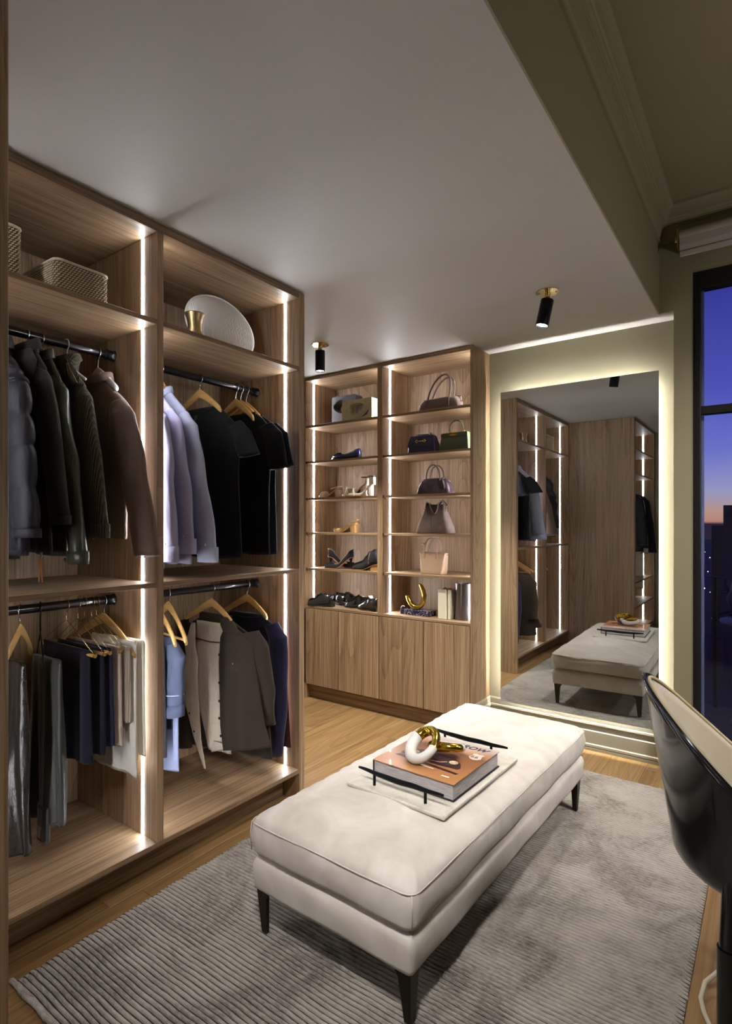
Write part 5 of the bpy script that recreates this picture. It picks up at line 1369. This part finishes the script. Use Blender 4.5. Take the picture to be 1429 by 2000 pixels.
# ================================================================== CHAIR
def chair():
    CXc, CYc = -.001, 1.868
    fd = Vector((.985, .174, 0)).normalized(); yaw = math.atan2(fd.y, fd.x)
    t = thing('shell_chair', 'black glossy shell chair with beige upholstered inside, at the right edge', 'chair', (CXc, CYc, .0), yaw)
    NA, NH = 72, 20
    # local: +x front. phi=0 at back (-x)
    def rimz(p): return .475 + .440 * ((1 + math.cos(p)) / 2) ** 1.6
    def pt(p, h, off=0):
        """h 0 bottom centre..1 rim"""
        zr = rimz(p); zb = .395
        # radius profile, fuller belly, slight outward lean at the back
        back = math.cos(p) * .5 + .5
        rim_r = lerp(.245, .265, back); belly = lerp(.235, .238, back)
        u = h
        if u < .42:
            k = u / .42; r = belly * math.sin(k * PI / 2) ** .75; z = zb + .085 * (1 - math.cos(k * PI / 2)) ** 1.2
        else:
            k = (u - .42) / .58; r = lerp(belly, rim_r + .01, k); z = lerp(zb + .085, zr, k)
        r = max(.001, r - off * (1 if u > .1 else 0)); z = z + (off if u < .5 else off * (1 - (u - .5) * 2) * .8)
        lean = .03 * max(0, (z - .5)) / .36 * back
        return (-(r * math.cos(p)) * 1.02 - lean, r * math.sin(p) * 1.06, z)
    def surf(o0, hmax):
        rings = []
        for i in range(NH + 1):
            h = .02 + (hmax - .02) * i / NH
            rings.append([pt(-PI + 2 * PI * j / NA, h, o0) for j in range(NA)])
        return rings
    out = surf(0, 1.0)
    inn = surf(.008, 1.0)
    m = MB(); m.loft(out + inn[::-1], True, True); m.build('shell', M_CHBLK, t, smooth=True, local=True)
    up = surf(.010, .985); up2 = surf(.040, .955)
    m = MB(); m.loft(up + up2[::-1], True, True); m.build('upholstery', plain('beige_chair_velvet', (196, 184, 164), .9, sheen=.5, var=.06, bump=.1), t, smooth=True, local=True)
    MB().tube([pt(-PI + 2 * PI * j / 120, .992, .016) for j in range(120)], .0050, 8, closed=True).build('piping', plain('cream_piping', (196, 182, 146), .6), t, smooth=True, local=True)
    MB().tube([tuple(Vector(pt(-PI + 2 * PI * j / 120, 1.0, .003)) + Vector((0, 0, .001))) for j in range(120)], .0055, 8, closed=True).build('rim', plain('dark_chrome', (70, 70, 76), .12, .9), t, smooth=True, local=True)
    m = MB(); m.loft([[(a * k + .01, b * k, z) for a, b in rrect(.205, .215, .12, 8)] for k, z in ((.8, .445), (.98, .455), (1.0, .475), (.97, .492), (.8, .50))]); m.build('seat_pad', plain('beige_chair_velvet', (160, 146, 126), .9), t, smooth=True, local=True)
    for lx, ly in ((-.125, -.210), (.18, -.02), (-.02, .17)):
        MB().tube([(lx * .9, ly * .9, .53), (lx, ly, .325)], .024, 20).build('leg_collar', M_CHBLK, t, auto=40, local=True)
        MB().tube([(lx, ly, .324), (lx, ly, .0)], .0275, 20).build('leg', M_BLACK, t, auto=40, local=True)
    MB().lathe([(0, .385), (.06, .385), (.12, .398), (.15, .41), (0, .41)], (0, 0, 0), 32).build('mount_plate', M_BLACK, t, local=True, auto=40)
chair()
t = thing('cable_loop', 'cream cable looping on the floor beside the chair leg', 'cable', (-.15, 1.86, 0))
MB().tube([(.13, .13, .012), (.07, .115, .045), (.015, .082, .050), (-.012, .046, .032), (-.019, .004, .012), (-.008, -.04, .0075), (.012, -.085, .0075), (.05, -.15, .0075)], .0065, 12).build('cable', plain('cream_rubber', (186, 178, 158), .35), t, smooth=True, local=True)

# ================================================================== OUTSIDE THE WINDOW
M_OUT = plain('dusk_concrete', (58, 54, 66), .8, var=.1)
M_OUTD = plain('dusk_dark', (26, 26, 40), .6)
bal = thing('balcony', 'dark balcony outside the window with thin metal rails', 'balcony', (.8, 4.4, -.05))
MB().box(-.6, 3.70, -.14, 4.0, 5.05, -.02).build('deck', M_OUT, bal)
M_RAIL = plain('blue_grey_rail', (110, 110, 170), .25, .8)
for z, r_ in ((.960, .0035), (.852, .0025), (.509, .0035)):
    MB().tube([(-.6, 5.0, z), (4.0, 5.0, z)], r_, 8).build('rail', M_RAIL, bal)
for x in (-.52, -.36, .5, 1.6, 2.7): MB().box(x - .012, 4.99, -.02, x + .012, 5.02, .96).build('post', M_OUTD, bal)
t = thing('outdoor_table', 'round pale outdoor table on the dark balcony', 'table', (-.10, 4.72, -.02))
MB().lathe([(0, .69), (.21, .69), (.215, .70), (.21, .71), (0, .71)], (0, 0, 0), 40).build('top', plain('pale_outdoor', (170, 165, 165), .5), t, auto=40, local=True)
MB().tube([(0, 0, .69), (0, 0, .02)], .02, 14).lathe([(0, 0), (.15, 0), (.14, .02), (0, .03)], (0, 0, 0), 28).build('pedestal', M_OUTD, t, auto=40, local=True)
t = thing('dark_planter', 'dark rounded bundle standing on the pale outdoor table', 'planter', (-.12, 4.72, .69))
random.seed(2)
MB().lathe([(0, .001), (.10, .003), (.13, .06), (.155, .14), (.13, .21), (.12, .26), (.09, .31), (.04, .34), (0, .345)], (0, 0, 0), 20).build('body', M_OUTD, t, smooth=True, local=True)
for k in range(10):
    a = random.uniform(2.4, 4.6); MB().tube([(.10 * math.cos(a), .10 * math.sin(a), .06), (.17 * math.cos(a), .17 * math.sin(a), .04), (.2 * math.cos(a + .3), .2 * math.sin(a + .3), -.0 + .03)], [.006, .005, .002], 6).build('stem', M_OUTD, t, smooth=True, local=True)
city = tag(MB().box(-900, 30, -62, 1500, 2600, -60).build('city_ground', plain('dusk_ground', (34, 32, 58), .9, var=.3, vscale=.02)), 'dark city plain stretching to the horizon at dusk', 'city'); city['kind'] = 'stuff'
tw = thing('office_tower', 'dark tower block rising above the city horizon, seen through window', 'building', (5, 270, -60))
MB().box(-15.4, 250, -60, 30, 290, 8.3).build('shaft', plain('dusk_tower', (30, 34, 62), .7), tw)
tw2 = thing('office_tower', 'lower pale grey block beside the dark tower, seen through window', 'building', (-20, 310, -60))
MB().box(-23, 300, -60, -17.5, 320, .6).build('shaft', plain('dusk_grey', (62, 58, 72), .7), tw2)
M_CITY = emit('city_lamp', (1, .92, .85), 6)
random.seed(12); m = MB()
for k in range(260):
    d = random.uniform(120, 1500); ang = random.uniform(-.42, .5)
    x, y = d * math.sin(ang), d * math.cos(ang); r = d * .0009 * random.choice((.5, .6, .8, 1.2)); z = -59 + r
    m.add([(x - r, y, z), (x + r, y, z), (x, y + r, z), (x, y - r, z), (x, y, z + r), (x, y, z - r)], [(0, 3, 4), (3, 1, 4), (1, 2, 4), (2, 0, 4), (3, 0, 5), (1, 3, 5), (2, 1, 5), (0, 2, 5)])
o = tag(m.build('city_lights', M_CITY), 'scattered white street lights across the dark city', 'lights'); o['kind'] = 'stuff'
